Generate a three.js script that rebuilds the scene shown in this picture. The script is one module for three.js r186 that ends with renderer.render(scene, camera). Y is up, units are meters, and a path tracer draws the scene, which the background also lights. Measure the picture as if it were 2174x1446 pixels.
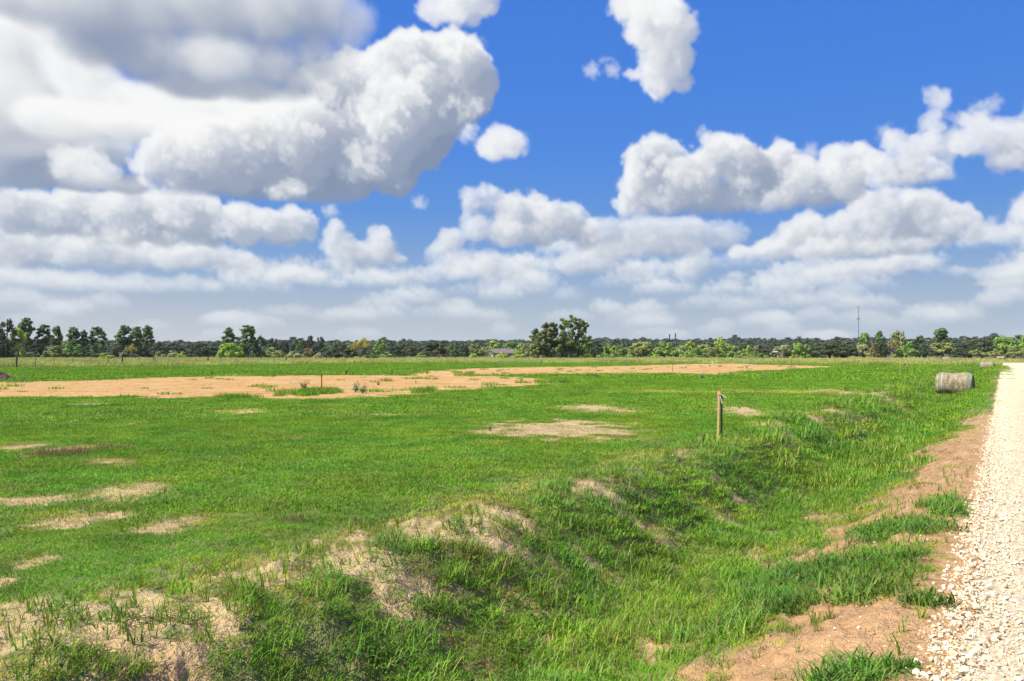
import * as THREE from 'three';
import { mergeGeometries } from 'three/addons/utils/BufferGeometryUtils.js';
import { ConvexGeometry } from 'three/addons/geometries/ConvexGeometry.js';
import { MarchingCubes } from 'three/addons/objects/MarchingCubes.js';
import { createNoise2D, createNoise3D } from 'simplex-noise';

// ------------------------------------------------------------------ camera, sun, exposure
const EYE = 1.8, F = 1706;                       // eye height in metres, focal length for a 2174 x 1446 frame
const PITCH = Math.atan(29 / F);
const scene = new THREE.Scene();
const camera = new THREE.PerspectiveCamera(2 * Math.atan(723 / F) * 180 / Math.PI, 2174 / 1446, 0.1, 9000);
camera.position.set(0, EYE, 0);
camera.rotation.set(PITCH, 0, 0);
const renderer = new THREE.WebGLRenderer({ antialias: true });
renderer.toneMapping = THREE.LinearToneMapping;
renderer.toneMappingExposure = 1.6;
renderer.shadowMap.enabled = true;
const sun = new THREE.DirectionalLight(new THREE.Color(1.0, 0.94, 0.84), 5.0);
const SUN = new THREE.Vector3(-0.60, 0.77, 0.20).normalize();
sun.position.copy(SUN).multiplyScalar(150);
sun.castShadow = true;
sun.shadow.mapSize.set(4096, 4096);
Object.assign(sun.shadow.camera, { left: -90, right: 90, top: 90, bottom: -90, near: 1, far: 400 });
sun.name = 'sun';
scene.add(sun, sun.target);

// ------------------------------------------------------------------ small tools
function rngOf(seed) { let a = seed >>> 0; return () => { a = (a + 0x6D2B79F5) | 0; let t = Math.imul(a ^ (a >>> 15), 1 | a); t = (t + Math.imul(t ^ (t >>> 7), 61 | t)) ^ t; return ((t ^ (t >>> 14)) >>> 0) / 4294967296; }; }
const n2a = createNoise2D(rngOf(11)), n2b = createNoise2D(rngOf(12)), n2c = createNoise2D(rngOf(13)), n3 = createNoise3D(rngOf(14));
const clamp = (x, a = 0, b = 1) => Math.min(b, Math.max(a, x));
const smooth = (a, b, x) => { const t = clamp((x - a) / (b - a)); return t * t * (3 - 2 * t); };
const mix = (a, b, t) => a + (b - a) * t;
const fbm = (f, x, y, o = 4) => { let s = 0, a = 0.5, n = 0; for (let i = 0; i < o; i++) { s += a * f(x, y); n += a; x *= 2.03; y *= 2.03; a *= 0.5; } return s / n; };
const used = {};
function numbered(name) { const k = used[name] = (used[name] ?? -1) + 1; return k ? `${name}_${String(k).padStart(3, '0')}` : name; }
function tag(o, label, category, group) { o.userData.label = label; o.userData.category = category; if (group) o.userData.group = group; return o; }
function base(name, x, y, z, turn = 0) { const g = new THREE.Group(); g.name = numbered(name); g.position.set(x, y, z); g.rotation.y = turn; scene.add(g); return g; }
function mesh(name, geo, mat, parent) { const m = new THREE.Mesh(geo, mat); m.name = parent === scene ? numbered(name) : name; m.castShadow = m.receiveShadow = true; parent.add(m); return m; }
const lin = (r, g, b) => new THREE.Color().setRGB(r, g, b);
const std = (c, rough = 0.9, extra = {}) => new THREE.MeshStandardMaterial({ color: c, roughness: rough, ...extra });

// ------------------------------------------------------------------ sky: air and cumulus clouds, marched once into a panorama
function buildSky() {
  const W = 4096, H = 2048, data = new Float32Array(W * H * 4), S = 96;
  // tiling billow noise
  const tile = new Float32Array(S * S * S);
  const r = rngOf(77);
  for (const [cells, wgt] of [[4, 0.55], [8, 0.29], [17, 0.16]]) {
    const fp = new Float32Array(cells ** 3 * 3).map(() => r()), cs = S / cells;
    for (let z = 0; z < S; z++) for (let y = 0; y < S; y++) for (let x = 0; x < S; x++) {
      const gx = x / cs, gy = y / cs, gz = z / cs, ix = gx | 0, iy = gy | 0, iz = gz | 0;
      let best = 9;
      for (let a = -1; a < 2; a++) for (let b = -1; b < 2; b++) for (let c = -1; c < 2; c++) {
        const cx = ix + a, cy = iy + b, cz = iz + c;
        const k = 3 * (((cz + cells) % cells) * cells * cells + ((cy + cells) % cells) * cells + ((cx + cells) % cells));
        const dx = cx + fp[k] - gx, dy = cy + fp[k + 1] - gy, dz = cz + fp[k + 2] - gz, d = dx * dx + dy * dy + dz * dz;
        if (d < best) best = d;
      }
      tile[(z * S + y) * S + x] += wgt * (1 - Math.min(1, Math.sqrt(best)));
    }
  }
  const tri = (x, y, z) => {
    const fx = Math.floor(x), fy = Math.floor(y), fz = Math.floor(z), u = x - fx, v = y - fy, w = z - fz;
    const x0 = ((fx % S) + S) % S, y0 = ((fy % S) + S) % S, z0 = ((fz % S) + S) % S, x1 = x0 + 1 === S ? 0 : x0 + 1, y1 = y0 + 1 === S ? 0 : y0 + 1, z1 = z0 + 1 === S ? 0 : z0 + 1;
    const a = (z0 * S + y0) * S, b = (z0 * S + y1) * S, c = (z1 * S + y0) * S, d = (z1 * S + y1) * S;
    const p = tile[a + x0] + u * (tile[a + x1] - tile[a + x0]), q = tile[b + x0] + u * (tile[b + x1] - tile[b + x0]), s = tile[c + x0] + u * (tile[c + x1] - tile[c + x0]), t = tile[d + x0] + u * (tile[d + x1] - tile[d + x0]);
    const e = p + v * (q - p), f = s + v * (t - s);
    return e + w * (f - e);
  };
  // plate units: azimuth and elevation times F, y up
  const plate = (px, py) => { const dx = px - 1087, dy = 723 - py, y = dy * Math.cos(PITCH) + F * Math.sin(PITCH), z = F * Math.cos(PITCH) - dy * Math.sin(PITCH); const az = Math.atan2(dx, z), el = Math.atan2(y, Math.hypot(dx, z)); return [az * F, el * F, Math.cos(az)]; };
  const clouds = [];
  const cloud = (puffs, o = {}) => {
    const rr = rngOf(clouds.length * 31 + 5);
    const P = puffs.map(([x, y, rad, ry]) => { const [u, v, k] = plate(x, y); return { x: u, y: v, z: (rr() - 0.5) * rad * (o.flatz ?? 0.9), r: rad * k, q: ry ? rad / ry : 1 }; });
    clouds.push({ P, base: o.base === undefined ? -1e9 : plate(puffs[0][0], o.base)[1], rough: o.rough ?? 1, sig: o.sig ?? 0.05, dark: o.dark ?? 1, scale: o.scale ?? 260, edge: o.edge ?? 8, thin: o.thin ?? 1, off: rr() * 90, glow: o.glow ?? 0 });
  };
  const heap = (u, v, w, h, seed, o = {}) => {          // a cumulus of its own, anywhere
    const q = rngOf(seed), P = [], n = 6 + (w / Math.max(h, 12)) * 4 | 0;
    for (let i = 0; i < n; i++) { const t = (i + q()) / n * 2 - 1, a = h * (0.35 + 0.65 * q()) * (1 - 0.75 * t * t); P.push({ x: u + t * w, y: v + a * 0.5, z: (q() - 0.5) * h, r: Math.max(5, a * 0.62), q: 1 }); }
    clouds.push({ P, base: v - h * 0.12, rough: o.rough ?? Math.min(1, h / 60), sig: o.sig ?? 0.05, dark: o.dark ?? 1, scale: Math.max(46, Math.min(260, h * 2.6)), edge: Math.min(9, 3 + h * 0.1), thin: o.thin ?? 1, off: q() * 90, glow: 0 });
  };
  // the far low decks all round the horizon, then higher heaps outside the part that is laid out below
  const q = rngOf(4242);
  for (let k = 0; k < 620; k++) { const v = 24 + Math.pow(q(), 1.15) * 190, u = (q() * 2 - 1) * Math.PI * F; heap(u, v, (22 + 60 * q()) * (0.45 + v / 150), 7 + v * 0.17 * (0.35 + q()), 900 + k, { thin: 0.25 + 0.5 * q(), dark: 1.0, rough: 0.28 + v / 420 }); }
  for (let k = 0; k < 110; k++) {
    const u = (q() * 2 - 1) * Math.PI * F, v = 230 + Math.pow(q(), 0.9) * 1500, sz = 0.55 + v / 900;
    if (Math.abs(u) < 1080 && v < 800) { q(); q(); continue; }
    heap(u, v, (90 + 190 * q()) * sz, (50 + 70 * q()) * sz, 3000 + k, {});
  }
  for (const [x, y, r0] of [[985, 285, 16], [1000, 270, 10], [890, 432, 9], [1255, 150, 10], [1300, 150, 9], [1720, 325, 12], [1880, 285, 12], [2080, 235, 12], [2110, 220, 8], [700, 448, 10]]) cloud([[x, y, r0], [x + r0 * .9, y + r0 * .4, r0 * .7], [x - r0 * .8, y - r0 * .3, r0 * .6], [x + r0 * .3, y - r0 * .9, r0 * .5]], { rough: 0.5, scale: 60, thin: 0.5, dark: 0.5, edge: 10 });
  // soft layered banks on the left
  cloud([[-20, 590, 40], [30, 600, 36, 28], [80, 590, 40, 30], [130, 604, 36, 24], [180, 596, 40, 28], [235, 606, 34, 22], [285, 598, 40, 26], [340, 606, 34, 20], [395, 600, 36, 24], [450, 608, 30, 18]], { thin: 0.4, rough: 0.5, dark: 0.9, edge: 14, scale: 80, base: 622 });
  cloud([[-10, 520, 50], [50, 530, 46], [100, 520, 44], [150, 540, 44, 36], [200, 525, 46], [255, 540, 44, 34], [310, 535, 44, 36], [365, 548, 44, 30], [420, 540, 42, 34], [475, 548, 36, 28], [520, 552, 26, 22]], { thin: 0.7, rough: 0.62, dark: 1.5, base: 583, scale: 120 });
  cloud([[-20, 440, 60], [40, 445, 54], [95, 460, 50, 44], [150, 445, 56], [210, 455, 54], [265, 440, 54], [320, 455, 54], [375, 450, 54], [430, 458, 52], [510, 470, 60, 40], [570, 470, 46, 34], [625, 468, 36], [655, 485, 26], [600, 498, 44, 26], [520, 500, 40, 26], [440, 500, 44, 28], [350, 500, 44, 28], [260, 498, 50, 30]], { rough: 0.8, base: 517, dark: 1.5, thin: 0.85, scale: 150 });
  cloud([[20, 300, 100, 64], [110, 300, 80, 54], [195, 310, 66, 50], [250, 325, 44], [60, 365, 100, 44], [170, 380, 90, 34], [280, 392, 60, 28], [-60, 350, 90]], { rough: 0.55, dark: 1.9, base: 414, thin: 0.75, edge: 30, scale: 300 });
  cloud([[120, 220, 150, 90], [270, 240, 130, 80], [400, 235, 130, 80], [530, 240, 120, 70], [40, 250, 140, 90], [-60, 120, 150, 120], [20, 170, 110, 90], [640, 235, 70, 50], [-30, 40, 130, 110], [70, 90, 120, 90], [150, 150, 110, 80]], { rough: 0.8, dark: 0.32, edge: 50, thin: 0.6, scale: 300 });
  cloud([[125, 345, 30], [158, 338, 30], [190, 348, 28], [222, 360, 20], [240, 366, 12]], { rough: 0.75, dark: 0.5, thin: 0.8, scale: 150 });
  cloud([[-60, 190, 150], [0, 130, 90], [30, 220, 110, 90], [110, 250, 110, 54], [220, 250, 100, 40], [330, 255, 90, 36], [-10, 60, 80], [430, 262, 90, 30]], { rough: 0.7, dark: 0.4, edge: 40, thin: 0.6, scale: 260 });
  // the low decks in view
  cloud([[1040, 560, 40, 34], [1080, 575, 34, 24], [1130, 590, 40, 18], [1215, 560, 44, 30], [1275, 550, 46, 36], [1340, 572, 36, 26], [975, 584, 30, 18], [900, 600, 24, 14]], { thin: 0.36, rough: 0.6, base: 604, dark: 1.6, scale: 78 });
  cloud([[590, 586, 30, 22], [625, 582, 34, 24], [668, 592, 34, 20], [715, 604, 26, 12]], { thin: 0.7, rough: 0.45, base: 612, dark: 1.3, scale: 78 });
  cloud([[1482, 552, 34], [1462, 574, 34, 28], [1560, 588, 30, 16], [1620, 596, 30, 14], [1400, 604, 30, 14]], { thin: 0.42, rough: 0.5, base: 612, dark: 1.5, scale: 78 });
  cloud([[1740, 582, 40, 20], [1800, 572, 44, 24], [1860, 570, 40, 22], [1910, 556, 40, 26], [1965, 560, 36, 20], [2035, 576, 30, 14], [1700, 592, 26, 12]], { thin: 0.55, rough: 0.6, base: 602, dark: 1.5, scale: 78 });
  cloud([[2100, 580, 40, 18], [2160, 575, 44, 20], [2130, 600, 50, 12]], { thin: 0.35, rough: 0.5, dark: 1.2, scale: 78 });
  cloud([[1280, 500, 60, 45], [1370, 500, 75, 45], [1450, 495, 70, 40], [1540, 500, 50, 34], [1320, 530, 70, 30], [1430, 530, 70, 26]], { thin: 0.32, rough: 0.75, dark: 1.2, base: 556, scale: 150 });
  cloud([[1000, 424, 28], [1037, 412, 20], [1082, 446, 42], [1130, 450, 42], [1175, 462, 42], [1215, 470, 38], [1245, 500, 34], [1150, 490, 55, 34], [1080, 492, 50, 34], [1012, 486, 30], [985, 492, 20], [955, 518, 32], [930, 540, 36, 22], [975, 545, 40, 18]], { rough: 0.7, base: 545, dark: 1.5, thin: 0.75, scale: 190 });
  cloud([[712, 482, 20], [706, 515, 24], [730, 530, 34], [770, 545, 36, 28], [806, 502, 26], [806, 530, 34], [845, 552, 22, 14], [735, 560, 34, 16]], { rough: 0.55, base: 572, dark: 1.3, scale: 170, thin: .85 });
  // right: lower heap, long heap, thin upper shreds
  cloud([[1842, 428, 34], [1878, 424, 30], [1935, 428, 36], [1985, 445, 38], [2030, 462, 36], [2060, 480, 30], [1865, 475, 55], [1945, 485, 55], [2000, 500, 40, 30], [1790, 490, 45], [1720, 485, 34], [1690, 500, 40], [1640, 530, 45, 26], [1580, 535, 34, 18], [1740, 530, 60, 30], [1850, 525, 60, 26], [1930, 520, 50, 22]], { rough: 0.75, base: 552, dark: 1.7, scale: 220 });
  cloud([[1355, 325, 34], [1395, 318, 34], [1420, 330, 26], [1370, 380, 52], [1340, 430, 36], [1350, 460, 30], [1520, 318, 36], [1490, 365, 50], [1440, 380, 50], [1570, 325, 42], [1600, 385, 66], [1655, 350, 50], [1490, 420, 50], [1420, 430, 50], [1700, 385, 52], [1775, 345, 38], [1825, 335, 34], [1800, 385, 48], [1560, 430, 46, 30], [1650, 430, 50, 28], [1740, 425, 45, 26]], { rough: 0.85, base: 462, dark: 1.6, scale: 240 });
  cloud([[1870, 350, 36], [1885, 378, 34], [1930, 355, 36], [1960, 370, 40], [2000, 370, 30, 24], [1900, 385, 44, 20]], { rough: 0.8, base: 402, dark: 1.4, scale: 200, thin: .8 });
  cloud([[1990, 212, 22], [1984, 245, 20], [1992, 275, 20], [1895, 300, 28], [1940, 312, 36, 26], [2000, 310, 44, 30], [2065, 262, 28], [2060, 300, 44, 34], [2120, 300, 50, 40], [2160, 290, 50, 44], [2130, 340, 50, 24], [2190, 300, 60]], { rough: 1.2, thin: 0.6, dark: 0.7 });
  cloud([[2170, 450, 34, 24], [2150, 462, 20, 12], [2200, 440, 40]], { thin: 0.7, dark: 0.7 });
  cloud([[1490, 279, 11], [1500, 285, 7]], { rough: 0.4, scale: 90, dark: 0.3, thin: 0.8 });
  cloud([[1320, 10, 30], [1370, 20, 44], [1420, 30, 44], [1440, 75, 38], [1400, 90, 46], [1440, 130, 40], [1405, 155, 40], [1365, 65, 36], [1385, 120, 38], [1415, 70, 44], [1440, 175, 30], [1395, 185, 24], [1345, 158, 20, 12], [1360, -30, 50]], { rough: 0.9, thin: 0.85, dark: 0.55 });
  cloud([[1280, 128, 8], [1300, 125, 6]], { rough: 0.4, scale: 90, thin: 0.5, dark: 0.3 });
  cloud([[915, 12, 28], [960, 8, 38], [1010, 8, 36], [1040, 16, 22], [925, 35, 20], [980, -30, 50]], { rough: 0.8, thin: 0.75, dark: 0.5 });
  cloud([[1038, 302, 28], [1062, 292, 24], [1095, 298, 30], [1070, 318, 34, 26], [1045, 318, 30, 22]], { rough: 0.7, dark: 0.55, scale: 200, edge: 12, base: 352 });
  // the great white heap and the grey sheet above it
  cloud([[845, 108, 44], [880, 105, 40], [955, 105, 44], [985, 130, 46], [1018, 150, 36], [1020, 195, 34], [990, 215, 50], [910, 165, 80], [820, 165, 74], [745, 175, 60], [685, 172, 44], [650, 165, 30], [920, 260, 70], [840, 260, 100], [740, 265, 100], [640, 285, 84], [545, 305, 80], [450, 325, 80], [365, 322, 58], [330, 345, 44], [900, 320, 50], [830, 350, 70], [740, 365, 75], [640, 370, 75], [540, 375, 75], [440, 370, 75], [380, 385, 50], [700, 405, 60, 40], [600, 410, 70, 36], [500, 415, 60, 34]], { rough: 1.0, base: 436, dark: 1.5, scale: 340 });
  cloud([[30, -40, 150, 90], [150, -20, 150, 100], [290, 0, 150, 110], [430, -10, 150, 110], [560, 0, 140, 110], [670, 20, 100, 90], [750, 40, 60, 56], [230, 90, 120, 70], [340, 120, 130, 70], [460, 130, 130, 70], [570, 140, 110, 64], [660, 130, 80, 60], [620, 185, 70, 34], [520, 185, 100, 36], [410, 180, 110, 36], [730, 90, 50]], { rough: 0.95, edge: 60, dark: 1.05, scale: 400, thin: 0.42 });

  // clear air
  const air = (v) => {                              // v: elevation times F, linear colour
    const s = [[-200, .57, .61, .645], [20, .555, .60, .64], [70, .485, .55, .63], [130, .37, .48, .635], [210, .21, .38, .68], [300, .125, .31, .725], [420, .085, .262, .745], [560, .068, .232, .735], [760, .056, .205, .70], [1300, .045, .17, .62], [2700, .04, .15, .56]];
    let i = 1; while (i < s.length - 1 && v > s[i][0]) i++;
    const a = s[i - 1], b = s[i], t = clamp((v - a[0]) / (b[0] - a[0]));
    return [mix(a[1], b[1], t), mix(a[2], b[2], t), mix(a[3], b[3], t)];
  };
  // march one pixel of one cloud
  const lx = -0.66, ly = 0.72, lz = -0.22, LS = [8, 13, 22, 38, 64], sel = new Int32Array(80);
  let C, nsel;
  const dens = (x, y, z, coarse) => {
    let acc = 0, near = 1e9;
    for (let i = 0; i < nsel; i++) { const p = C.P[sel[i]], dx = x - p.x, dy = (y - p.y) * p.q, dz = z - p.z, d = Math.sqrt(dx * dx + dy * dy + dz * dz) - p.r; if (d < near) near = d; if (d < 60) acc += Math.exp(-d * 0.11); }
    if (near > 34 * C.rough + 4) return 0;
    let sd = acc > 0 ? -Math.log(acc) / 0.11 : near;
    if (sd < -60) sd = -60;
    const k = S / C.scale, o = C.off;
    let n = tri(x * k + o, y * k, z * k);
    n = coarse ? 0.22 * n + 0.38 : 0.60 * n + 0.26 * tri(x * k * 2.7, y * k * 2.7 + o, z * k * 2.7) + 0.14 * tri(x * k * 7.1 + o, y * k * 7.1, z * k * 7.1);
    const v = -sd + (n - 0.5) * 84 * C.rough;
    if (v <= 0) return 0;
    const e = v >= C.edge ? 1 : (v / C.edge) * (v / C.edge) * (3 - 2 * v / C.edge);
    return y < C.base + 60 ? e * smooth(-6, 30, y - C.base + 26 * (n - 0.45)) : e;
  };
  const march = (x, y, out) => {
    nsel = 0;
    let z0 = 1e9, z1 = -1e9;
    for (let i = 0; i < C.P.length; i++) { const p = C.P[i], dx = x - p.x, dy = y - p.y, R = p.r + 100; if (dx * dx + dy * dy < (R + 40) * (R + 40) && nsel < 80) sel[nsel++] = i; const R2 = p.r + 36 * C.rough; if (dx * dx + dy * dy * p.q * p.q < R2 * R2) { const h = Math.sqrt(R2 * R2 - dx * dx - dy * dy * p.q * p.q); z0 = Math.min(z0, p.z - h); z1 = Math.max(z1, p.z + h); } }
    out[3] = 0; out[0] = 0;
    if (z1 <= z0) return;
    const N = 22, st = (z1 - z0) / N;
    let T = 1, L = 0, A = 0;
    for (let i = 0; i < N && T > 0.02; i++) {
      const z = z0 + (i + 0.5) * st, d = dens(x, y, z);
      if (d < 0.01) continue;
      const a = 1 - Math.exp(-d * C.sig * C.thin * st);
      let tau = 0;
      for (let j = 0, s = 4; j < 5; j++) { s += LS[j]; const e = dens(x + lx * s, y + ly * s, z + lz * s, true); tau += e * LS[j]; }
      tau *= 0.042 * C.dark;
      const lit = 0.46 * Math.exp(-tau) + 0.34 * Math.exp(-tau * 0.25) + 0.2 * Math.exp(-tau * 0.06);
      L += T * a * lit; A += T * a;
      T *= 1 - a;
    }
    out[3] = A; out[0] = A > 0 ? L / A : 0;
  };
  const out = [0, 0, 0, 0];
  const shade = (lit, v, low) => { const k = clamp((lit - 0.13) / 0.76); return [mix(.20, .96, k), mix(.265, .96, k), mix(.40, .95, k)]; };
  const boxes = clouds.map((c) => { let a = 1e9, b = -1e9, e = 1e9, f = -1e9; for (const p of c.P) { const R = p.r + 40 * c.rough; a = Math.min(a, p.x - R); b = Math.max(b, p.x + R); e = Math.min(e, p.y - R / p.q - 8); f = Math.max(f, p.y + R / p.q + 8); } return [a, b, Math.max(e, c.base - 8), f]; });
  function fill(col0, col1, row0, row1, step, buf, bw) {  // colours of a grid of directions
    for (let j = row0; j < row1; j += step) for (let i = col0; i < col1; i += step) {
      const el = ((j + step / 2) / H - 0.5) * Math.PI; let az = ((i + step / 2) / W - 0.25) * 2 * Math.PI; if (az > Math.PI) az -= 2 * Math.PI;
      const x = az * F, y = el * F, c = air(y), glow = 1 + 0.13 * Math.exp(-Math.max(0, y) / 170) * Math.cos(az + 1.9); c[0] *= glow * glow; c[1] *= glow; 
      for (let k = 0; k < clouds.length; k++) {
        const b = boxes[k];
        if (x < b[0] || x > b[1] || y < b[2] || y > b[3]) continue;
        C = clouds[k]; march(x, y, out);
        if (out[3] < 0.004) continue;
        const s = shade(clamp(out[0] + C.glow), y), far = 0.86 * Math.exp(-Math.max(0, y) / 125), h = air(Math.min(y, 60));
        for (let m = 0; m < 3; m++) c[m] = mix(c[m], mix(s[m], h[m] * 1.16, far), out[3] * (1 - 0.4 * far));
      }
      const at = (((j - row0) / step) * bw + (i - col0) / step) * 3;
      buf[at] = c[0]; buf[at + 1] = c[1]; buf[at + 2] = c[2];
    }
  }
  // coarse everywhere, fine where the low sky is seen large
  const cw = W / 8, ch = H / 16, coarse = new Float32Array(cw * ch * 3);
  fill(0, W, H / 2, H, 8, coarse, cw);
  const c0 = 1024 - 448, c1 = 1024 + 448, r1 = H / 2 + 336, fine = new Float32Array((c1 - c0) * (r1 - H / 2) * 3);
  fill(c0, c1, H / 2, r1, 1, fine, c1 - c0);
  for (let j = 0; j < H; j++) for (let i = 0; i < W; i++) {
    const at = (j * W + i) * 4; let R, G, B;
    if (j < H / 2) { const c = air(0); R = c[0] * 0.6; G = c[1] * 0.6; B = c[2] * 0.6; }
    else if (i >= c0 && i < c1 && j < r1) { const k = ((j - H / 2) * (c1 - c0) + i - c0) * 3; R = fine[k]; G = fine[k + 1]; B = fine[k + 2]; }
    else {
      const x = (i - 3.5) / 8, y = clamp((j - H / 2 - 3.5) / 8, 0, ch - 1.001), x0 = Math.floor(x), y0 = Math.floor(y), u = x - x0, v = y - y0, xa = (x0 + cw) % cw, xb = (x0 + 1) % cw, yb = Math.min(ch - 1, y0 + 1);
      const s = (m) => mix(mix(coarse[(y0 * cw + xa) * 3 + m], coarse[(y0 * cw + xb) * 3 + m], u), mix(coarse[(yb * cw + xa) * 3 + m], coarse[(yb * cw + xb) * 3 + m], u), v);
      R = s(0); G = s(1); B = s(2);
    }
    data[at] = R * 0.625; data[at + 1] = G * 0.625; data[at + 2] = B * 0.625; data[at + 3] = 1;
  }
  const t = new THREE.DataTexture(data, W, H, THREE.RGBAFormat, THREE.FloatType);
  t.mapping = THREE.EquirectangularReflectionMapping; t.magFilter = t.minFilter = THREE.LinearFilter; t.needsUpdate = true;
  return t;
}
const skyTexture = buildSky();
scene.background = skyTexture; scene.environment = skyTexture;
console.log('sky done');

// ------------------------------------------------------------------ the lie of the land
// x to the right, Z forwards (world z = -Z). The road runs along a line; T is the distance to the left of the eye's own line along it.
const T_of = (x, Z) => (0.613 * Z - x) / 1.173;
const S_of = (x, Z) => (0.613 * x + Z) / 1.173;
const ROAD_EDGE = 0.325, ROAD_FAR = -6.4, ROAD_END = 226;
function height(x, Z) {
  const T = T_of(x, Z), s = S_of(x, Z), t = T - ROAD_EDGE, d = Math.hypot(x, Z);
  let h = 0;
  const live = 1 - smooth(150, 230, s);
  const w = 0.15 * n2a(s * 0.11, 3.1) + 0.07 * n2a(s * 0.35, 9.7), depth = (0.70 + 0.06 * n2b(s * 0.07, 1)) * live;
  if (t > 0) {
    const u = t + w * smooth(0.3, 1.5, t);
    h -= depth * smooth(0.05, 2.4, u) * (1 - smooth(2.9, 4.35, u));
    h += 0.07 * live * Math.exp(-((u - 4.6) ** 2) / 0.3);
    h += 0.045 * n2b(x * 0.95, Z * 0.95) * smooth(0.2, 1.2, t) * (1 - smooth(5, 7, t)) + (0.03 * n2a(x * 2.7, Z * 2.7) + 0.012 * n2c(x * 8, Z * 8)) * smooth(0.1, 0.8, t) * (1 - smooth(5, 6.5, t));
    h += 0.03 * fbm(n2c, x * 0.22, Z * 0.22, 3) * smooth(4, 8, t);
    // rough clods on the bank top near the road end
    const clod = Math.exp(-((x + 1.98) ** 2) / 0.22 - ((Z - 4.62) ** 2) / 0.1);
    h += 0.10 * clod * (0.8 + 0.5 * n2a(x * 7, Z * 7));
  } else if (T < ROAD_FAR) { const v = ROAD_FAR - T; h -= 0.35 * smooth(0, 2, v) * (1 - smooth(2.2, 4.5, v)); }
  // ground rising gently to the right-hand back, and the wooded ridge far off
  h += 1.15 * smooth(210, 420, Z) * smooth(40, 170, x);
  h += (15 + 3.5 * n2b(x * 0.0011, 4.2)) * smooth(650, 1350, d);
  h += 0.25 * n2c(x * 0.012, Z * 0.012) * smooth(60, 200, d);
  return h;
}
// where the sight line through a point of the frame meets the land: used to survey positions
function spot(px, py) {
  const dx = (px - 1087) / F, dy = (723 - py) / F, cy = Math.cos(PITCH), sy = Math.sin(PITCH), vy = dy * cy + sy, vz = cy - dy * sy;
  let Z = 2;
  for (let k = 0; k < 4000; k++) { const y = EYE + vy / vz * Z, x = dx / vz * Z; if (y <= height(x, Z)) return [x, Z]; Z *= 1.0025; if (Z > 2500) break; }
  return [dx * Z, Z];
}
const inPoly = (P, x, y) => { let c = false; for (let i = 0, j = P.length - 1; i < P.length; j = i++) { const [a, b] = P[i], [e, f] = P[j]; if ((b > y) !== (f > y) && x < (e - a) * (y - b) / (f - b) + a) c = !c; } return c; };
const surveyed = (list) => list.map(([a, b]) => spot(a, b));
const PAD_A = surveyed([[-160, 813], [0, 812], [200, 808], [350, 801], [560, 798], [700, 797], [900, 797], [1080, 799], [1180, 806], [1235, 812], [1130, 820], [1010, 826], [950, 832], [870, 837], [760, 846], [600, 849], [400, 844], [0, 843], [-160, 843]]);
const PAD_B = surveyed([[855, 794], [930, 787], [1010, 782], [1150, 779], [1280, 778], [1450, 773], [1560, 772], [1700, 776], [1795, 779], [1700, 784], [1600, 789], [1560, 796], [1480, 797], [1440, 793], [1300, 794], [1150, 795.5], [1000, 797], [890, 797]]);
// bare spots: centre x, Z, half sizes, strength
const BARE = [
  [1185, 914, 175, 20, 1.15], [165, 1102, 95, 19, .8], [265, 1048, 75, 22, .72], [80, 1060, 90, 12, .7], [372, 1114, 75, 20, .6], [20, 1235, 40, 14, .8], [1262, 867, 80, 8, .9], [1575, 874, 55, 11, .9], [515, 874, 50, 6, .9],
  [1390, 831, 130, 4, .45], [1640, 832, 120, 5, .5], [1790, 833, 70, 6, .5], [30, 950, 50, 8, .7], [230, 980, 50, 8, .6], [140, 955, 45, 16, .7], [90, 1190, 40, 14, .6], [700, 1185, 160, 26, 1], [560, 1222, 120, 24, 1], [950, 1135, 110, 22, .9], [1085, 1105, 50, 14, .9],
  [170, 1330, 260, 60, 1.1], [330, 1400, 190, 50, 1.1], [30, 1290, 60, 22, .9], [90, 1090, 16, 8, 0.5], [1265, 1042, 60, 18, .75], [1310, 1025, 40, 10, .8], [1455, 972, 80, 10, .8], [1640, 905, 40, 9, .8], [1780, 878, 45, 10, .85], [1865, 840, 55, 14, .9], [1540, 960, 40, 8, .5],
  [1460, 1368, 90, 11, .95], [1580, 1302, 70, 13, .95], [1700, 1185, 80, 22, .95], [1765, 1140, 55, 20, .9], [1800, 1095, 50, 14, .75], [1610, 1180, 40, 12, .7], [1500, 1085, 60, 14, .7], [1390, 1130, 50, 14, .65], [1560, 1055, 60, 10, .6], [1520, 1425, 190, 22, 1.1], [1720, 1395, 150, 32, 1.1], [1850, 1345, 90, 36, 1.1], [1945, 1290, 50, 40, 1], [1990, 1195, 40, 30, 1], [2040, 1130, 40, 22, 1], [2010, 1045, 90, 14, 1], [1980, 1030, 60, 10, 1], [1330, 1250, 60, 14, .5], [1130, 1290, 60, 16, .55], [980, 1260, 60, 14, .6], [820, 1210, 130, 26, .8], [1100, 1160, 60, 14, .6], [840, 1290, 60, 16, .7], [1240, 1180, 40, 12, .6], [250, 1260, 120, 16, .6],
].map(([px, py, rx, ry, k]) => { const [x, Z] = spot(px, py), [, Za] = spot(px, py - ry), [, Zb] = spot(px, py + ry); return [x, (Za + Zb) / 2, rx / F * Z, (Za - Zb) / 2, k]; });
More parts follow.
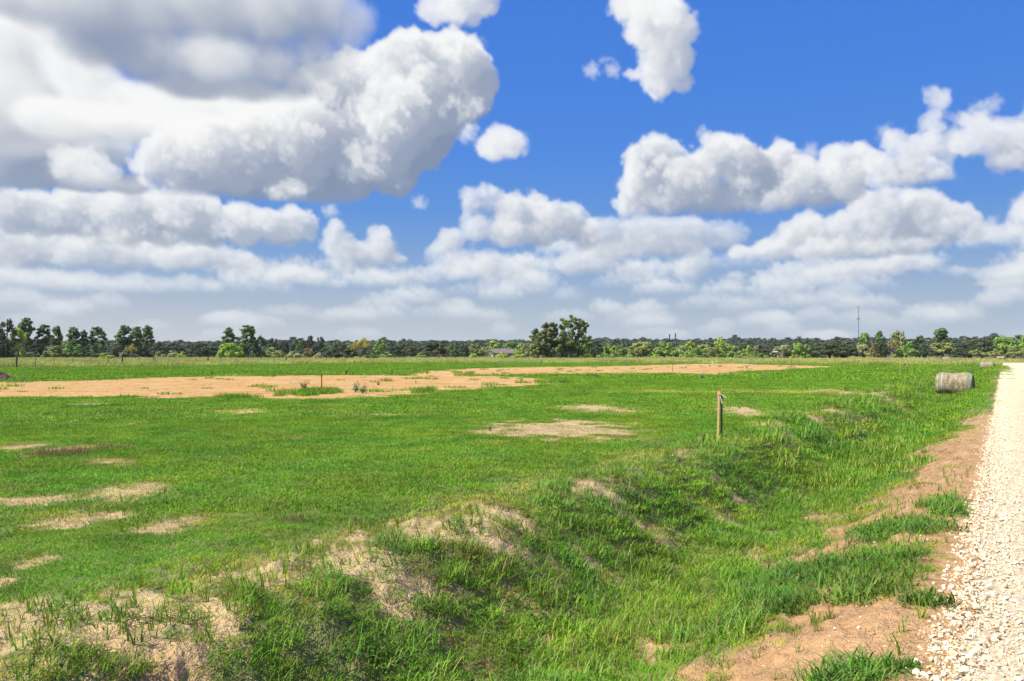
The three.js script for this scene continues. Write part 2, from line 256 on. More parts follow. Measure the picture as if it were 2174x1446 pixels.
// green islands inside the bare shoulder
const GREEN = [[1860, 1195, 110, 44], [1780, 1215, 70, 34], [1625, 1262, 46, 18], [2055, 1092, 40, 10], [1520, 1352, 60, 12], [1600, 1322, 70, 14], [1680, 1292, 40, 12], [1900, 1125, 70, 24], [1860, 1432, 110, 12], [2020, 1070, 40, 12], [1920, 990, 60, 10], [1840, 1258, 50, 16], [1990, 1380, 18, 8], [1975, 1280, 16, 6]]
  .map(([px, py, rx, ry]) => { const [x, Z] = spot(px, py), [, Za] = spot(px, py - ry), [, Zb] = spot(px, py + ry); return [x, (Za + Zb) / 2, rx / F * Z, (Za - Zb) / 2]; });
const padAt = (x, Z) => { if (Z < 25 || Z > 260) return 0; const a = x + 1.3 * n2a(x * 0.35, Z * 0.35) + 0.5 * n2b(x * 1.4, Z * 1.4), b = Z + 0.9 * n2b(x * 0.3, Z * 0.3) + 0.5 * n2c(x * 1.1, Z * 1.1); return inPoly(PAD_A, a, b) || inPoly(PAD_B, a, b) ? 1 : 0; };
function bareAt(x, Z) {
  const T = T_of(x, Z), t = T - ROAD_EDGE, s = S_of(x, Z), d = Math.hypot(x, Z);
  if (t < 0.02) return 1;
  const rag = 0.6 * n2a(x * 1.7, Z * 1.7) + 0.5 * n2b(x * 4.5, Z * 4.5) + 0.35 * n2c(x * 12, Z * 12);
  const wu = 0.45 * n2c(x * 0.9 + 4, Z * 0.9), wv = 0.45 * n2a(x * 0.8 - 7, Z * 0.8);
  let b = 0;
  for (const [cx, cz, rx, rz, k] of BARE) { const u = (x - cx) / rx + wu, v = (Z - cz) / rz + wv, q = u * u + v * v; if (q < 3.4) b = Math.max(b, k * smooth(1.6, 0.3, q + 0.85 * rag)); }
  // shoulder of the road
  const wide = 1.1 + 0.5 * n2b(s * 0.3, 2) - 1.25 * smooth(18, 32, s);
  let sh = smooth(wide + 0.35, wide - 0.2, t + 0.45 * rag);
  for (const [cx, cz, rx, rz] of GREEN) { const u = (x - cx) / rx, v = (Z - cz) / rz; sh *= smooth(0.55, 1.35, u * u + v * v + 0.45 * rag); }
  const low = smooth(0.34, 0.62, fbm(n2c, x * 0.55 + 7, Z * 0.55, 3) + 0.25 * rag) * smooth(2.6, 1.0, t) * (s < 24 ? 0.9 : 0.35);
  // broken strip on the bank top and thin spots in the field
  const bank = Math.exp(-((t - 4.5) ** 2) / 0.3) * smooth(0.05, 0.5, n2a(s * 0.33, 20) + 0.4 * rag) * 0.8 * smooth(170, 60, s);
  const thin = smooth(0.42, 0.72, fbm(n2b, x * 0.16 + 31, Z * 0.16, 3) + 0.22 * rag) * (x < -1 ? 0.7 : 0.4) * smooth(4.5, 7, t);
  const sparse = (0.42 + 0.3 * rag) * Math.exp(-(((t - 4.75) / 0.75) ** 2)) * smooth(20, 12, s);
  return clamp(Math.max(b, sh, low * 0.9, bank, thin, sparse));
}
const meadowAt = (x, Z) => {                        // tall uncut grass behind the fence and behind the pads
  const w = 3 * n2a(x * 0.06, Z * 0.06) + 1.5 * n2b(x * 0.3, Z * 0.3);
  const edge = x < -36 ? 108 + (x + 66) * 1.6 : x < 20 ? 156 + (x + 36) * 0.35 : x < 95 ? 168 - (x - 20) * 0.45 : 134 - (x - 95) * 0.15;
  return smooth(edge - 2, edge + 3, Z + w);
};
const brownAt = (x, Z) => smooth(118, 135, x + 4 * n2a(x * 0.04, Z * 0.04)) * smooth(215, 225, Z) * smooth(520, 480, Z);

// ------------------------------------------------------------------ grain textures
function noiseTexture(size, seed, fn, srgb) {
  const data = new Uint8Array(size * size * 4), r = rngOf(seed), a = createNoise3D(r), TAU = Math.PI * 2;
  const per = (x, y, k) => { const u = x / size * k, v = y / size * k; // periodic by blending
    const w = smooth(0.75, 1, x / size), q = smooth(0.75, 1, y / size), f = (p, o) => a(p, o, seed);
    return mix(mix(f(u, v), f(u - k, v), w), mix(f(u, v - k), f(u - k, v - k), w), q); };
  for (let y = 0; y < size; y++) for (let x = 0; x < size; x++) { const c = fn(per, x, y, r), i = (y * size + x) * 4; data[i] = c[0]; data[i + 1] = c[1]; data[i + 2] = c[2]; data[i + 3] = 255; }
  const t = new THREE.DataTexture(data, size, size, THREE.RGBAFormat); t.wrapS = t.wrapT = THREE.RepeatWrapping; t.magFilter = THREE.LinearFilter; t.minFilter = THREE.LinearMipmapLinearFilter; t.generateMipmaps = true; if (srgb) t.colorSpace = THREE.SRGBColorSpace; t.needsUpdate = true; return t;
}
const soilGrain = noiseTexture(768, 5, (n, x, y, r) => { const v = 0.5 * n(x, y, 9) + 0.35 * n(x, y, 30) + 0.4 * n(x, y, 90) + (r() - 0.5) * 0.5; const g = 222 + 30 * v - (v < -0.75 ? 60 : 0); return [clamp(g, 90, 255), clamp(g * (0.985 - 0.02 * v), 80, 255), clamp(g * (0.96 - 0.04 * v), 70, 255)]; }, true);
const soilBump = noiseTexture(768, 6, (n, x, y, r) => { const v = 128 + 55 * n(x, y, 12) + 40 * n(x, y, 40) + 28 * n(x, y, 110) + 14 * (r() - 0.5); return [v, v, v].map((q) => clamp(q, 0, 255)); });
for (const t of [soilGrain, soilBump]) t.repeat.set(1 / 1.7, 1 / 1.7);

// ------------------------------------------------------------------ ground: one sheet to the horizon
function buildGround() {
  const rows = 520, angs = [];
  for (let a = -180; a < -48; a += 4) angs.push(a);
  for (let a = -48; a <= 48; a += 0.14) angs.push(a);
  for (let a = 52; a <= 180; a += 4) angs.push(a);
  const cols = angs.length, pos = new Float32Array(rows * cols * 3), col = new Float32Array(rows * cols * 3), uv = new Float32Array(rows * cols * 2), idx = [];
  for (let i = 0; i < rows; i++) {
    const d = i === 0 ? 0.02 : 1.2 * Math.pow(4200 / 1.2, (i - 1) / (rows - 2));
    for (let j = 0; j < cols; j++) {
      const a = angs[j] * Math.PI / 180, x = Math.sin(a) * d, Z = Math.cos(a) * d, k = i * cols + j;
      let y = height(x, Z);
      const T = T_of(x, Z), s = S_of(x, Z);
      if (T < ROAD_EDGE - 0.15 && T > ROAD_FAR + 0.15 && s < ROAD_END - 1 && s > -30) y -= 0.05;
      pos.set([x, y, -Z], k * 3); uv.set([x, Z], k * 2);
      const n = n2a(x * 0.9, Z * 0.9), m = n2b(x * 4.3, Z * 4.3), L = n2c(x * 0.13, Z * 0.13);
      let c;
      const t = T - ROAD_EDGE, fine = d < 30 ? n2c(x * 17, Z * 17) : 0;
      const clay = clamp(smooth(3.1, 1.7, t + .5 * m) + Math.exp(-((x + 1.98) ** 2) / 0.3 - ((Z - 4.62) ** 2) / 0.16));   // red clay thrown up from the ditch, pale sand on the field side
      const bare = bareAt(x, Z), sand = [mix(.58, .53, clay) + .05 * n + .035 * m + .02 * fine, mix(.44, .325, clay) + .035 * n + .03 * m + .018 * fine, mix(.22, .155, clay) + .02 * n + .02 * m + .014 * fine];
      const thatch = [.20 + .05 * m + .04 * L, .225 + .04 * m + .02 * n, .06 + .02 * m];
      const g = smooth(0.2, 0.66, bare + .1 * m + .1 * fine + (t > .3 && t < 5.5 ? .14 * (n + m) : 0));
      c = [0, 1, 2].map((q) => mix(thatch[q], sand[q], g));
      if (padAt(x, Z)) { const st = n2a(x * 0.07 + Z * 0.02, Z * 0.55), st2 = n2b(x * 0.2, Z * 1.3); { const w = .5 * st + .35 * st2 + .3 * n2c(x * .5, Z * 2.2); c = [.62 + .12 * w, .38 + .14 * w, .14 + .12 * w]; }; if (n + m + fine > 1.05) c = c.map((q) => q * 0.6); }
      const me = meadowAt(x, Z); if (me > 0) { const mc = [.36 + .05 * L + .03 * n, .36 + .04 * L + .02 * m, .12 + .02 * n]; c = c.map((q, i2) => mix(q, mc[i2], me)); }
      const br = brownAt(x, Z); if (br > 0) { const bc = [.155 + .03 * L + .02 * n, .115 + .03 * L, .065 + .01 * L]; c = c.map((q, i2) => mix(q, bc[i2], br)); }
      if (d > 420) { const w = smooth(420, 520, d); c = c.map((q, i2) => mix(q, [.05, .075, .025][i2] * (1 + .2 * L), w)); }
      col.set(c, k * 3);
    }
  }
  for (let i = 0; i < rows - 1; i++) for (let j = 0; j < cols - 1; j++) { const a = i * cols + j, b = a + 1, c = a + cols, e = c + 1; idx.push(a, b, e, a, e, c); }
  const g = new THREE.BufferGeometry();
  g.setAttribute('position', new THREE.BufferAttribute(pos, 3)); g.setAttribute('color', new THREE.BufferAttribute(col, 3)); g.setAttribute('uv', new THREE.BufferAttribute(uv, 2)); g.setIndex(idx); g.computeVertexNormals();
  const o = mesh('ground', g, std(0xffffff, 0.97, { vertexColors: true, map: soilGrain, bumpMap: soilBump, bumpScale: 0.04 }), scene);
  tag(o, 'grassy field of sandy soil with a shallow ditch and bare orange pads', 'ground'); o.userData.kind = 'structure';
}
buildGround();
console.log('ground done');

// ------------------------------------------------------------------ gravel road
const flare = (s) => 0.11 * Math.exp(-Math.max(0, s - 4.5) / 3.5);
const roadPoint = (T, s) => [(0.613 * s - T) / 1.173 + 0, (s + 0.613 * T) / 1.173];
const road = (() => {
  const nT = 26, nS = 420, pos = [], uv = [], col = [], idx = [];
  for (let i = 0; i <= nS; i++) { const s = -25 + (ROAD_END + 25) * Math.pow(i / nS, 1.5); for (let j = 0; j <= nT; j++) {
    const f = j / nT; let T = mix(ROAD_FAR, ROAD_EDGE, f); if (j === nT) T += flare(s) + 0.07 * n2a(s * 1.1, 5) + 0.05 * n2b(s * 4, 5);
    const [x, Z] = roadPoint(T, s), crown = 0.05 * (1 - Math.pow(2 * f - 1, 2)), fall = Math.max(0, (s - 190)) * 0.012;
    const y = (j === 0 || j === nT ? height(x, Z) - 0.02 : 0.012 + crown + 0.008 * n2c(x * 2, Z * 2)) - fall;
    pos.push(x, y, -Z); uv.push(x, Z); const n = n2a(T * 1.2, s * 0.12) * 0.5 + n2b(x * 3, Z * 3) * 0.4, k = 1 + 0.05 * n; col.push(.80 * k, (.69 - .02 * n) * k, (.49 - .03 * n) * k);
  } }
  const c = nT + 1; for (let i = 0; i < nS; i++) for (let j = 0; j < nT; j++) { const a = i * c + j; idx.push(a, a + 1, a + c + 1, a, a + c + 1, a + c); }
  const g = new THREE.BufferGeometry(); g.setAttribute('position', new THREE.Float32BufferAttribute(pos, 3)); g.setAttribute('uv', new THREE.Float32BufferAttribute(uv, 2)); g.setAttribute('color', new THREE.Float32BufferAttribute(col, 3)); g.setIndex(idx); g.computeVertexNormals();
  const gr = soilGrain.clone(); gr.repeat.set(1 / 0.8, 1 / 0.8); const gb = soilBump.clone(); gb.repeat.set(1 / 0.5, 1 / 0.5);
  const o = mesh('gravel_road', g, std(0xffffff, 0.95, { vertexColors: true, map: gr, bumpMap: gb, bumpScale: 0.02 }), scene);
  tag(o, 'cream crushed limestone road running straight away along the ditch', 'road'); o.userData.kind = 'structure';
  return o;
})();
{
  const r = rngOf(301), geos = [];
  for (let k = 0; k < 8; k++) { const pts = []; for (let i = 0; i < 13; i++) { const v = new THREE.Vector3(r() - .5, r() - .5, r() - .5).normalize().multiplyScalar(0.42 + 0.1 * r()); v.y *= 0.62; v.x *= 1.15; pts.push(v); } geos.push(new ConvexGeometry(pts)); }
  const tones = [[.70, .59, .42], [.66, .54, .36], [.75, .66, .50], [.60, .49, .33], [.63, .46, .26], [.48, .38, .27], [.46, .24, .12]];
  const mats = tones.map((c) => std(lin(...c), 0.9));
  const pick = () => { const q = r(); return q < .3 ? 0 : q < .5 ? 1 : q < .74 ? 2 : q < .87 ? 3 : q < .95 ? 4 : q < .988 ? 5 : 6; };
  // the largest stones along the near edge, one by one
  let made = 0;
  while (made < 290) {
    const s = 4.6 + Math.pow(r(), 1.6) * 7, T = ROAD_EDGE + 0.07 + flare(s) - Math.pow(r(), 1.2) * 0.6, [x, Z] = roadPoint(T, s);
    if (Math.abs(x) > 0.66 * Z) { if (r() < 0.7) continue; }
    const size = 0.036 + 0.034 * r() * r() + (r() < 0.05 ? 0.02 : 0), y = Math.max(height(x, Z), T < ROAD_EDGE - 0.1 ? 0.03 : -1) + size * 0.18;
    const o = new THREE.Mesh(geos[r() * 8 | 0], mats[pick()]); o.name = made ? `stone_${String(made).padStart(3, '0')}` : 'stone';
    o.position.set(x, y, -Z); o.rotation.set(r() * .7, r() * 6.28, r() * .7); o.scale.setScalar(size); o.castShadow = o.receiveShadow = true; road.add(o); made++;
  }
  // the mass of smaller stones
  const lots = geos.map(() => []);
  for (let k = 0; k < 150000; k++) {
    const s = 2.5 + Math.pow(r(), 1.5) * 90, edge = Math.pow(r(), 1.1), T = ROAD_EDGE + 0.02 + flare(s) + 0.07 * n2a(s * 1.1, 5) + 0.05 * n2b(s * 4, 5) - edge * (1.9 + 0.01 * s);
    if (T > ROAD_EDGE && r() < 0.5) continue;
    const [x, Z] = roadPoint(T, s), deep = smooth(0.25, 0.8, ROAD_EDGE - T), size = (0.008 + 0.034 * (1 - 0.72 * deep) * r() * r()) * (1 + s * 0.015); if (r() < 0.35 * deep) continue;
    lots[r() * 8 | 0].push([x, Math.max(height(x, Z), T < ROAD_EDGE - 0.05 ? 0.014 + 0.05 * (1 - Math.pow(2 * (T - ROAD_FAR) / (ROAD_EDGE - ROAD_FAR) - 1, 2)) : -1) + size * 0.12, -Z, size]);
  }
  for (let k = 0; k < 900; k++) { const s = 3 + r() * 25, T = ROAD_EDGE + 0.05 + Math.pow(r(), 3) * 1.1, [x, Z] = roadPoint(T, s), size = 0.01 + 0.03 * r() * r(); lots[r() * 8 | 0].push([x, height(x, Z) + size * .1, -Z, size]); }
  const white = std(0xffffff, 0.9), g = new THREE.Group();
  const o3 = new THREE.Object3D(), cc = new THREE.Color();
  lots.forEach((list, k) => {
    const im = new THREE.InstancedMesh(geos[k], white, list.length); im.name = 'small_gravel';
    list.forEach(([x, y, z, s], i) => { o3.position.set(x, y, z); o3.rotation.set(r() * 1.2, r() * 6.28, r() * 1.2); o3.scale.setScalar(s); o3.updateMatrix(); im.setMatrixAt(i, o3.matrix); const c = tones[pick()], v = 0.9 + 0.2 * r(); im.setColorAt(i, cc.setRGB(c[0] * v, c[1] * v, c[2] * v)); });
    im.userData.kind = 'stuff'; im.castShadow = im.receiveShadow = true; road.add(im);
  });
}
console.log('road done');

// ------------------------------------------------------------------ grass
function blades(seed, n, radius, lenA, lenB, wide, lean, curl, tints, segs = 3, up = 1) {
  const r = rngOf(seed), pos = [], col = [], idx = [];
  for (let b = 0; b < n; b++) {
    const q = Math.sqrt(r()) * radius, a = r() * 6.283, bx = Math.cos(a) * q, bz = Math.sin(a) * q, dir = r() * 6.283, L = mix(lenA, lenB, r()), w = wide * (0.7 + 0.6 * r()), le = lean * (0.25 + r()), cu = curl * (0.3 + r());
    const cx = Math.cos(dir), cz = Math.sin(dir), sx = -cz, sz = cx, c = tints[r() * tints.length | 0], v = 0.82 + 0.36 * r(), b0 = pos.length / 3;
    let x = 0, y = -0.01, ang = le;
    for (let i = 0; i <= segs; i++) {
      const f = i / segs, ww = w * (i === segs ? 0 : 1 - 0.55 * f * f) * 0.5, px = bx + cx * x, pz = bz + cz * x;
      if (i < segs) { pos.push(px + sx * ww, y, pz + sz * ww, px - sx * ww, y, pz - sz * ww); col.push(c[0] * v, c[1] * v, c[2] * v, c[0] * v, c[1] * v, c[2] * v); }
      else { pos.push(px, y, pz); col.push(c[0] * v, c[1] * v, c[2] * v); }
      x += Math.sin(ang) * L / segs; y += Math.cos(ang) * L / segs * up; ang += cu / segs;
    }
    for (let i = 0; i < segs - 1; i++) { const k = b0 + i * 2; idx.push(k, k + 1, k + 3, k, k + 3, k + 2); }
    const k = b0 + (segs - 1) * 2; idx.push(k, k + 1, k + 2);
  }
  const g = new THREE.BufferGeometry(); g.setAttribute('position', new THREE.Float32BufferAttribute(pos, 3)); g.setAttribute('color', new THREE.Float32BufferAttribute(col, 3)); g.setIndex(idx); g.computeVertexNormals(); return g;
}
const bladeMat = new THREE.MeshPhysicalMaterial({ color: 0xffffff, vertexColors: true, roughness: 0.75, transmission: 0.35, thickness: 0, side: THREE.DoubleSide, specularIntensity: 0.2 });
const LAWN = [[.13, .345, .012], [.165, .375, .017], [.105, .29, .010], [.22, .39, .028], [.17, .31, .022], [.30, .35, .065]];
const TALL = [[.145, .33, .018], [.185, .36, .027], [.115, .26, .016], [.24, .38, .05], [.35, .37, .12]];
const SPRIG = [[.22, .34, .025], [.28, .37, .03], [.16, .30, .025], [.20, .27, .04]];
const CRAB = [[.10, .25, .024], [.13, .285, .032], [.18, .30, .06], [.08, .195, .018], [.28, .28, .11]];
const STRAW = [[.36, .28, .15], [.28, .21, .11], [.22, .15, .08], [.42, .34, .2]];
const TALLDRY = [[.46, .48, .15], [.54, .54, .20], [.38, .44, .12], [.50, .44, .17], [.30, .40, .09]];
const camDist = (x, Z) => Math.hypot(x, Z);
class Sward {                                        // collects places for a few alike tufts, one InstancedMesh for each
  constructor(name, geos, label) { this.name = name; this.geos = geos; this.lists = geos.map(() => []); this.label = label; }
  add(r, x, Z, s, tint, sy = 1, sink = 0) { this.lists[r() * this.geos.length | 0].push([x, height(x, Z) - sink, -Z, s, r() * 6.283, tint, sy, (r() - .5) * .16, (r() - .5) * .16]); }
  done(mat = bladeMat) {
    const o = new THREE.Object3D(), c = new THREE.Color(); let n = 0;
    this.lists.forEach((l, k) => {
      if (!l.length) return;
      const im = new THREE.InstancedMesh(this.geos[k], mat, l.length); im.name = numbered(this.name); n += l.length;
      l.forEach(([x, y, z, s, t, tint, sy, a, b], i) => { o.position.set(x, y, z); o.rotation.set(a, t, b); o.scale.set(s, s * sy, s); o.updateMatrix(); im.setMatrixAt(i, o.matrix); im.setColorAt(i, c.setRGB(...tint)); });
      im.castShadow = im.receiveShadow = true; im.userData.kind = 'stuff'; tag(im, this.label, 'grass'); scene.add(im);
    });
    console.log(this.name, n);
  }
}
const tintAt = (x, Z, r) => { const a = n2a(x * 0.21, Z * 0.21), b = n2b(x * 1.1, Z * 1.1), v = 1 + 0.14 * a + 0.24 * b + 0.2 * (r() - .5), y = 0.17 * n2c(x * 0.35, Z * 0.35) + 0.10 * n2a(x * 1.7 + 9, Z * 1.7) + 0.12 * (r() - .5); return [v * (1 + 1.6 * y), v * (1 + 0.4 * y), v]; };
{
  const r = rngOf(901), wedge = 0.80;
  const lawnNear = new Sward('short_lawn_grass', [0, 1, 2].map((k) => blades(40 + k, 115, 0.11, .016, .05, .0042, .8, .9, LAWN)), 'dense short green grass covering the near part of the field');
  const lawnMid = new Sward('field_grass', [0, 1, 2].map((k) => blades(50 + k, 160, 0.24, .018, .058, .008, .8, .9, LAWN)), 'short green grass covering the middle of the field');
  const lawnFar = new Sward('distant_field_grass', [0, 1].map((k) => blades(60 + k, 190, 0.55, .024, .075, .018, .85, .8, LAWN)), 'short green grass around the bare building pads');
  const lawnLast = new Sward('far_field_grass', [0, 1].map((k) => blades(70 + k, 220, 1.3, .05, .13, .05, .8, .7, LAWN)), 'green grass strip between the bare pads and the fence');
  const tall = new Sward('tall_ditch_grass', [0, 1, 2, 3].map((k) => blades(80 + k, 44, 0.10, .04, .155, .0055, .6, 1.2, TALL, 4)), 'longer arching green grass growing in the ditch');
  const tallFar = new Sward('ditch_grass', [0, 1].map((k) => blades(90 + k, 80, 0.28, .08, .22, .013, .45, 1.0, TALL, 3)), 'longer green grass further along the ditch');
  const crab = new Sward('broad_leaf_grass', [0, 1, 2].map((k) => blades(100 + k, 42, 0.11, .04, .13, .0075, .95, .9, CRAB, 3)), 'dark spreading broad-bladed grass clumps on the banks');
  const sprig = new Sward('grass_sprouts', [0, 1, 2, 3].map((k) => blades(110 + k, 9, 0.022, .08, .20, .0062, .3, .55, SPRIG, 4)), 'upright yellow-green grass sprouts in the bare sand');
  const straw = new Sward('dry_straw', [0, 1, 2].map((k) => blades(120 + k, 26, 0.10, .03, .10, .0035, 1.25, .35, STRAW, 2)), 'dry brown grass stems lying on bare soil');
  const clods = [];
  // rings of growing spacing
  const ring = (d0, d1, sp, fn) => { const n = Math.ceil(d1 / sp); for (let j = 0; j <= n; j++) for (let i = -n; i <= n; i++) { const x = (i + r() - .5) * sp, Z = (j + r() - .5) * sp, d = Math.hypot(x, Z); if (d < d0 || d >= d1 || Z < 0.6 || Math.abs(x) > wedge * Z + 1.2) continue; fn(x, Z, d); } };
  const lawnPlace = (sw, keepScale) => (x, Z) => {
    const T = T_of(x, Z), t = T - ROAD_EDGE; if (t < 0.12 && T > ROAD_FAR - 0.1) return; if (padAt(x, Z) || meadowAt(x, Z) > 0.6 || brownAt(x, Z) > .4) return;
    const b = bareAt(x, Z); const gap = fbm(n2a, x * 2.3 + 11, Z * 2.3, 2); if (r() < smooth(0.12, 0.8, b + 0.22 * gap) * 0.95) return; if (t >= 5.5 && r() < 0.5 * smooth(0.1, 0.6, gap + 0.3 * n2c(x * .3, Z * .3))) return; if (t > 0.3 && t < 5.5 && r() < 0.62 * smooth(-0.15, 0.45, gap + 0.35 * n2c(x * .7, Z * .7))) return;
    const tint = tintAt(x, Z, r), dry = smooth(0.08, 0.4, b) * 0.8; tint[0] *= 1 + 0.9 * dry; tint[1] *= 1 + 0.12 * dry; tint[2] *= 1 + 0.6 * dry;
    const big = 0.8 + 0.35 * r() + 0.25 * n2b(x * 0.8, Z * 0.8);
    sw.add(r, x, Z, 0.92 + 0.2 * r(), tint, clamp(big * (1 - 0.35 * dry), .5, 1.6));
  };
  ring(2.2, 9.5, 0.082, lawnPlace(lawnNear)); ring(9.5, 24, 0.155, lawnPlace(lawnMid)); ring(24, 60, 0.36, lawnPlace(lawnFar)); ring(60, 190, 1.0, lawnPlace(lawnLast));
  const tallPlace = (sw, dens) => (x, Z, d) => {
    const t = T_of(x, Z) - ROAD_EDGE; if (t < 0.35 || t > 7.5) return;
    const b = bareAt(x, Z), clump = 0.55 + 0.6 * fbm(n2a, x * 0.9 + 50, Z * 0.9, 3), band = smooth(0.6, 1.7, t) * (1 - smooth(4.0, 5.4, t)) + 0.06 * smooth(5.4, 4.6, t);
    if (r() > band * dens * clump * (1 - smooth(.35, .8, b) * 0.93)) return;
    sw.add(r, x, Z, 0.75 + 0.55 * r() + 0.2 * clump, tintAt(x, Z, r), 0.8 + 0.5 * r());
  };
  ring(2.2, 16, 0.125, tallPlace(tall, 0.85)); ring(16, 120, 0.42, tallPlace(tallFar, 1.3));
  ring(2.2, 18, 0.16, (x, Z) => { const t = T_of(x, Z) - ROAD_EDGE; if (t < 0.25 || t > 5.6) return; let g = 0; for (const [cx, cz, rx, rz] of GREEN) g = Math.max(g, smooth(1.3, 0.5, ((x - cx) / rx) ** 2 + ((Z - cz) / rz) ** 2)); const pat = smooth(0.25, 0.55, fbm(n2c, x * 0.8 + 90, Z * 0.8, 2)) * smooth(1, 3, t); if (r() > Math.max(g * 0.6, pat * 0.6)) return; crab.add(r, x, Z, 0.9 + 0.7 * r(), tintAt(x, Z, r)); });
  for (const [cx, cz, rx, rz] of GREEN) for (let k = 0; k < 24; k++) { const a = r() * 6.28, q = Math.sqrt(r()) * 1.35, x = cx + Math.cos(a) * q * rx, Z = cz + Math.sin(a) * q * rz; if (T_of(x, Z) - ROAD_EDGE < 0.15) continue; crab.add(r, x, Z, 0.8 + 0.9 * r(), tintAt(x, Z, r)); if (r() < .6) tall.add(r, x, Z, .6 + .4 * r(), tintAt(x, Z, r)); }
  ring(2.2, 15, 0.17, (x, Z, d) => { const T = T_of(x, Z), t = T - ROAD_EDGE; if (t < 0.12 || t > 9) return; const b = bareAt(x, Z), leftSand = smooth(-0.5, -1.5, x) * smooth(7.5, 5.8, Z) * 0.35; if (b < 0.3 || r() > 0.3 + leftSand * 1.6 + 0.25 * n2a(x * 1.5, Z * 1.5)) return; const c = tintAt(x, Z, r); sprig.add(r, x, Z, 0.55 + 0.6 * r(), c); });
  ring(2.2, 20, 0.085, (x, Z) => { const t = T_of(x, Z) - ROAD_EDGE; if (t < 0.1) return; const b = bareAt(x, Z); if (r() > (b > 0.12 ? 0.18 + 0.34 * smooth(0.9, 0.4, b) : 0.05) + (t > .5 && t < 6 ? .12 : 0)) return; straw.add(r, x, Z, 0.5 + 0.7 * r(), [1, 1, 1].map(() => 0.8 + .3 * r())); });
  // brown dead clumps in the field
  for (const [px, py, n, rad] of [[140, 963, 90, .35], [640 / 2.7, 952, 30, .2], [620, 1105, 10, .1]]) { const [cx, cz] = spot(px, py); for (let k = 0; k < n; k++) { const a = r() * 6.28, q = Math.sqrt(r()) * rad, x = cx + Math.cos(a) * q * 1.6, Z = cz + Math.sin(a) * q; straw.add(r, x, Z, 1.1 + r(), [.75, .72, .66], 1.3); } }
  ring(4, 34, 0.3, (x, Z) => { const t = T_of(x, Z) - ROAD_EDGE; if (t < 5 || padAt(x, Z)) return; const k = fbm(n2b, x * .5 + 3, Z * .5, 2); if (r() > 0.02 + 0.10 * smooth(.1, .7, k)) return; if (r() < .45) sprig.add(r, x, Z, .35 + .4 * r(), tintAt(x, Z, r)); else if (r() < .7) tall.add(r, x, Z, .35 + .45 * r(), tintAt(x, Z, r)); else straw.add(r, x, Z, .8 + .8 * r(), [.9, .86, .75], 1.5); });
  for (const s of [lawnNear, lawnMid, lawnFar, lawnLast, tall, tallFar, crab, sprig, straw]) s.done();

  // crumbs and clods of soil on the bare places
  const lumps = [0, 1, 2].map((k) => { const q = rngOf(500 + k), pts = []; for (let i = 0; i < 14; i++) { const v = new THREE.Vector3(q() - .5, (q() - .5) * .8, q() - .5).normalize().multiplyScalar(.4 + .16 * q()); pts.push(v); } return new ConvexGeometry(pts); });
  const lists = lumps.map(() => []);
  ring(2.2, 14, 0.05, (x, Z) => { const t = T_of(x, Z) - ROAD_EDGE; if (t < 0.15 || t > 9) return; const b = bareAt(x, Z); const mound = Math.exp(-((x + 1.98) ** 2) / 0.24 - ((Z - 4.62) ** 2) / 0.11); if (r() > (b > 0.5 ? 0.10 + 0.30 * smooth(2.6, 1.6, t) + .25 * smooth(.2, .7, n2a(x * 2.2, Z * 2.2)) : 0.006) + mound * .8) return; const s = 0.006 + 0.026 * r() * r() * r() * r() + mound * 0.035 * r() * r(); lists[r() * 3 | 0].push([x, Z, s, t]); });
  const dirt = std(0xffffff, 0.98), o = new THREE.Object3D(), c = new THREE.Color();
  lists.forEach((l, k) => { const im = new THREE.InstancedMesh(lumps[k], dirt, l.length); im.name = numbered('soil_crumbs'); l.forEach(([x, Z, s, t], i) => { o.position.set(x, height(x, Z) + s * .15, -Z); o.rotation.set(r() * 6, r() * 6, r() * 6); o.scale.setScalar(s); o.updateMatrix(); im.setMatrixAt(i, o.matrix); const v = .75 + .4 * r(), red = smooth(3, 1.8, t) + Math.exp(-((x + 1.98) ** 2) / 0.3 - ((Z - 4.62) ** 2) / 0.2); c.setRGB(mix(.46, .40, clamp(red)) * v, mix(.34, .25, clamp(red)) * v, mix(.2, .145, clamp(red)) * v); im.setColorAt(i, c); }); im.userData.kind = 'stuff'; im.castShadow = im.receiveShadow = true; tag(im, 'loose crumbs of sandy soil on the bare banks', 'soil'); scene.add(im); });

  // tall pale meadow
  const mead = new Sward('tall_meadow_grass', [0, 1, 2].map((k) => blades(130 + k, 150, 0.9, .25, .75, .035, .35, .8, TALLDRY, 3)), 'tall pale yellow-green uncut grass behind the fence and pads');
  for (let k = 0; k < 46000; k++) { const Z = 100 + Math.pow(r(), 1.25) * 250, x = (r() * 2 - 1) * (0.74 * Z + 4); const m = meadowAt(x, Z); if (r() > m || brownAt(x, Z) > .3) continue; if (T_of(x, Z) < 1.2 && S_of(x, Z) < 235) continue; const c = 1 + .22 * n2a(x * .05, Z * .09) + .2 * n2b(x * .3, Z * .3) + .2 * (r() - .5), yel = .12 * n2c(x * .04, Z * .07); mead.add(r, x, Z, 0.8 + 0.6 * r(), [c * (1 + yel), c, c * (1 - yel)], 0.62 + 0.5 * r() + .2 * n2b(x * .3, Z * .3)); }
  mead.done();
  // ragged green weeds scattered over the pads
  const padw = new Sward('pad_grass_tufts', [0, 1].map((k) => blades(140 + k, 60, 0.35, .06, .2, .02, .5, .7, LAWN, 3)), 'ragged green grass tufts on the orange building pads');
  for (let k = 0; k < 9000; k++) { const Z = 30 + r() * 150, x = (r() * 2 - 1) * 0.7 * Z; if (!padAt(x, Z)) continue; const e = 0.35 - 0.0 + fbm(n2a, x * 0.12 + 40, Z * 0.3, 3); if (r() > smooth(0.62, 0.95, e) * 0.8 + 0.012) continue; padw.add(r, x, Z, .6 + r(), tintAt(x, Z, r)); }
  padw.done();
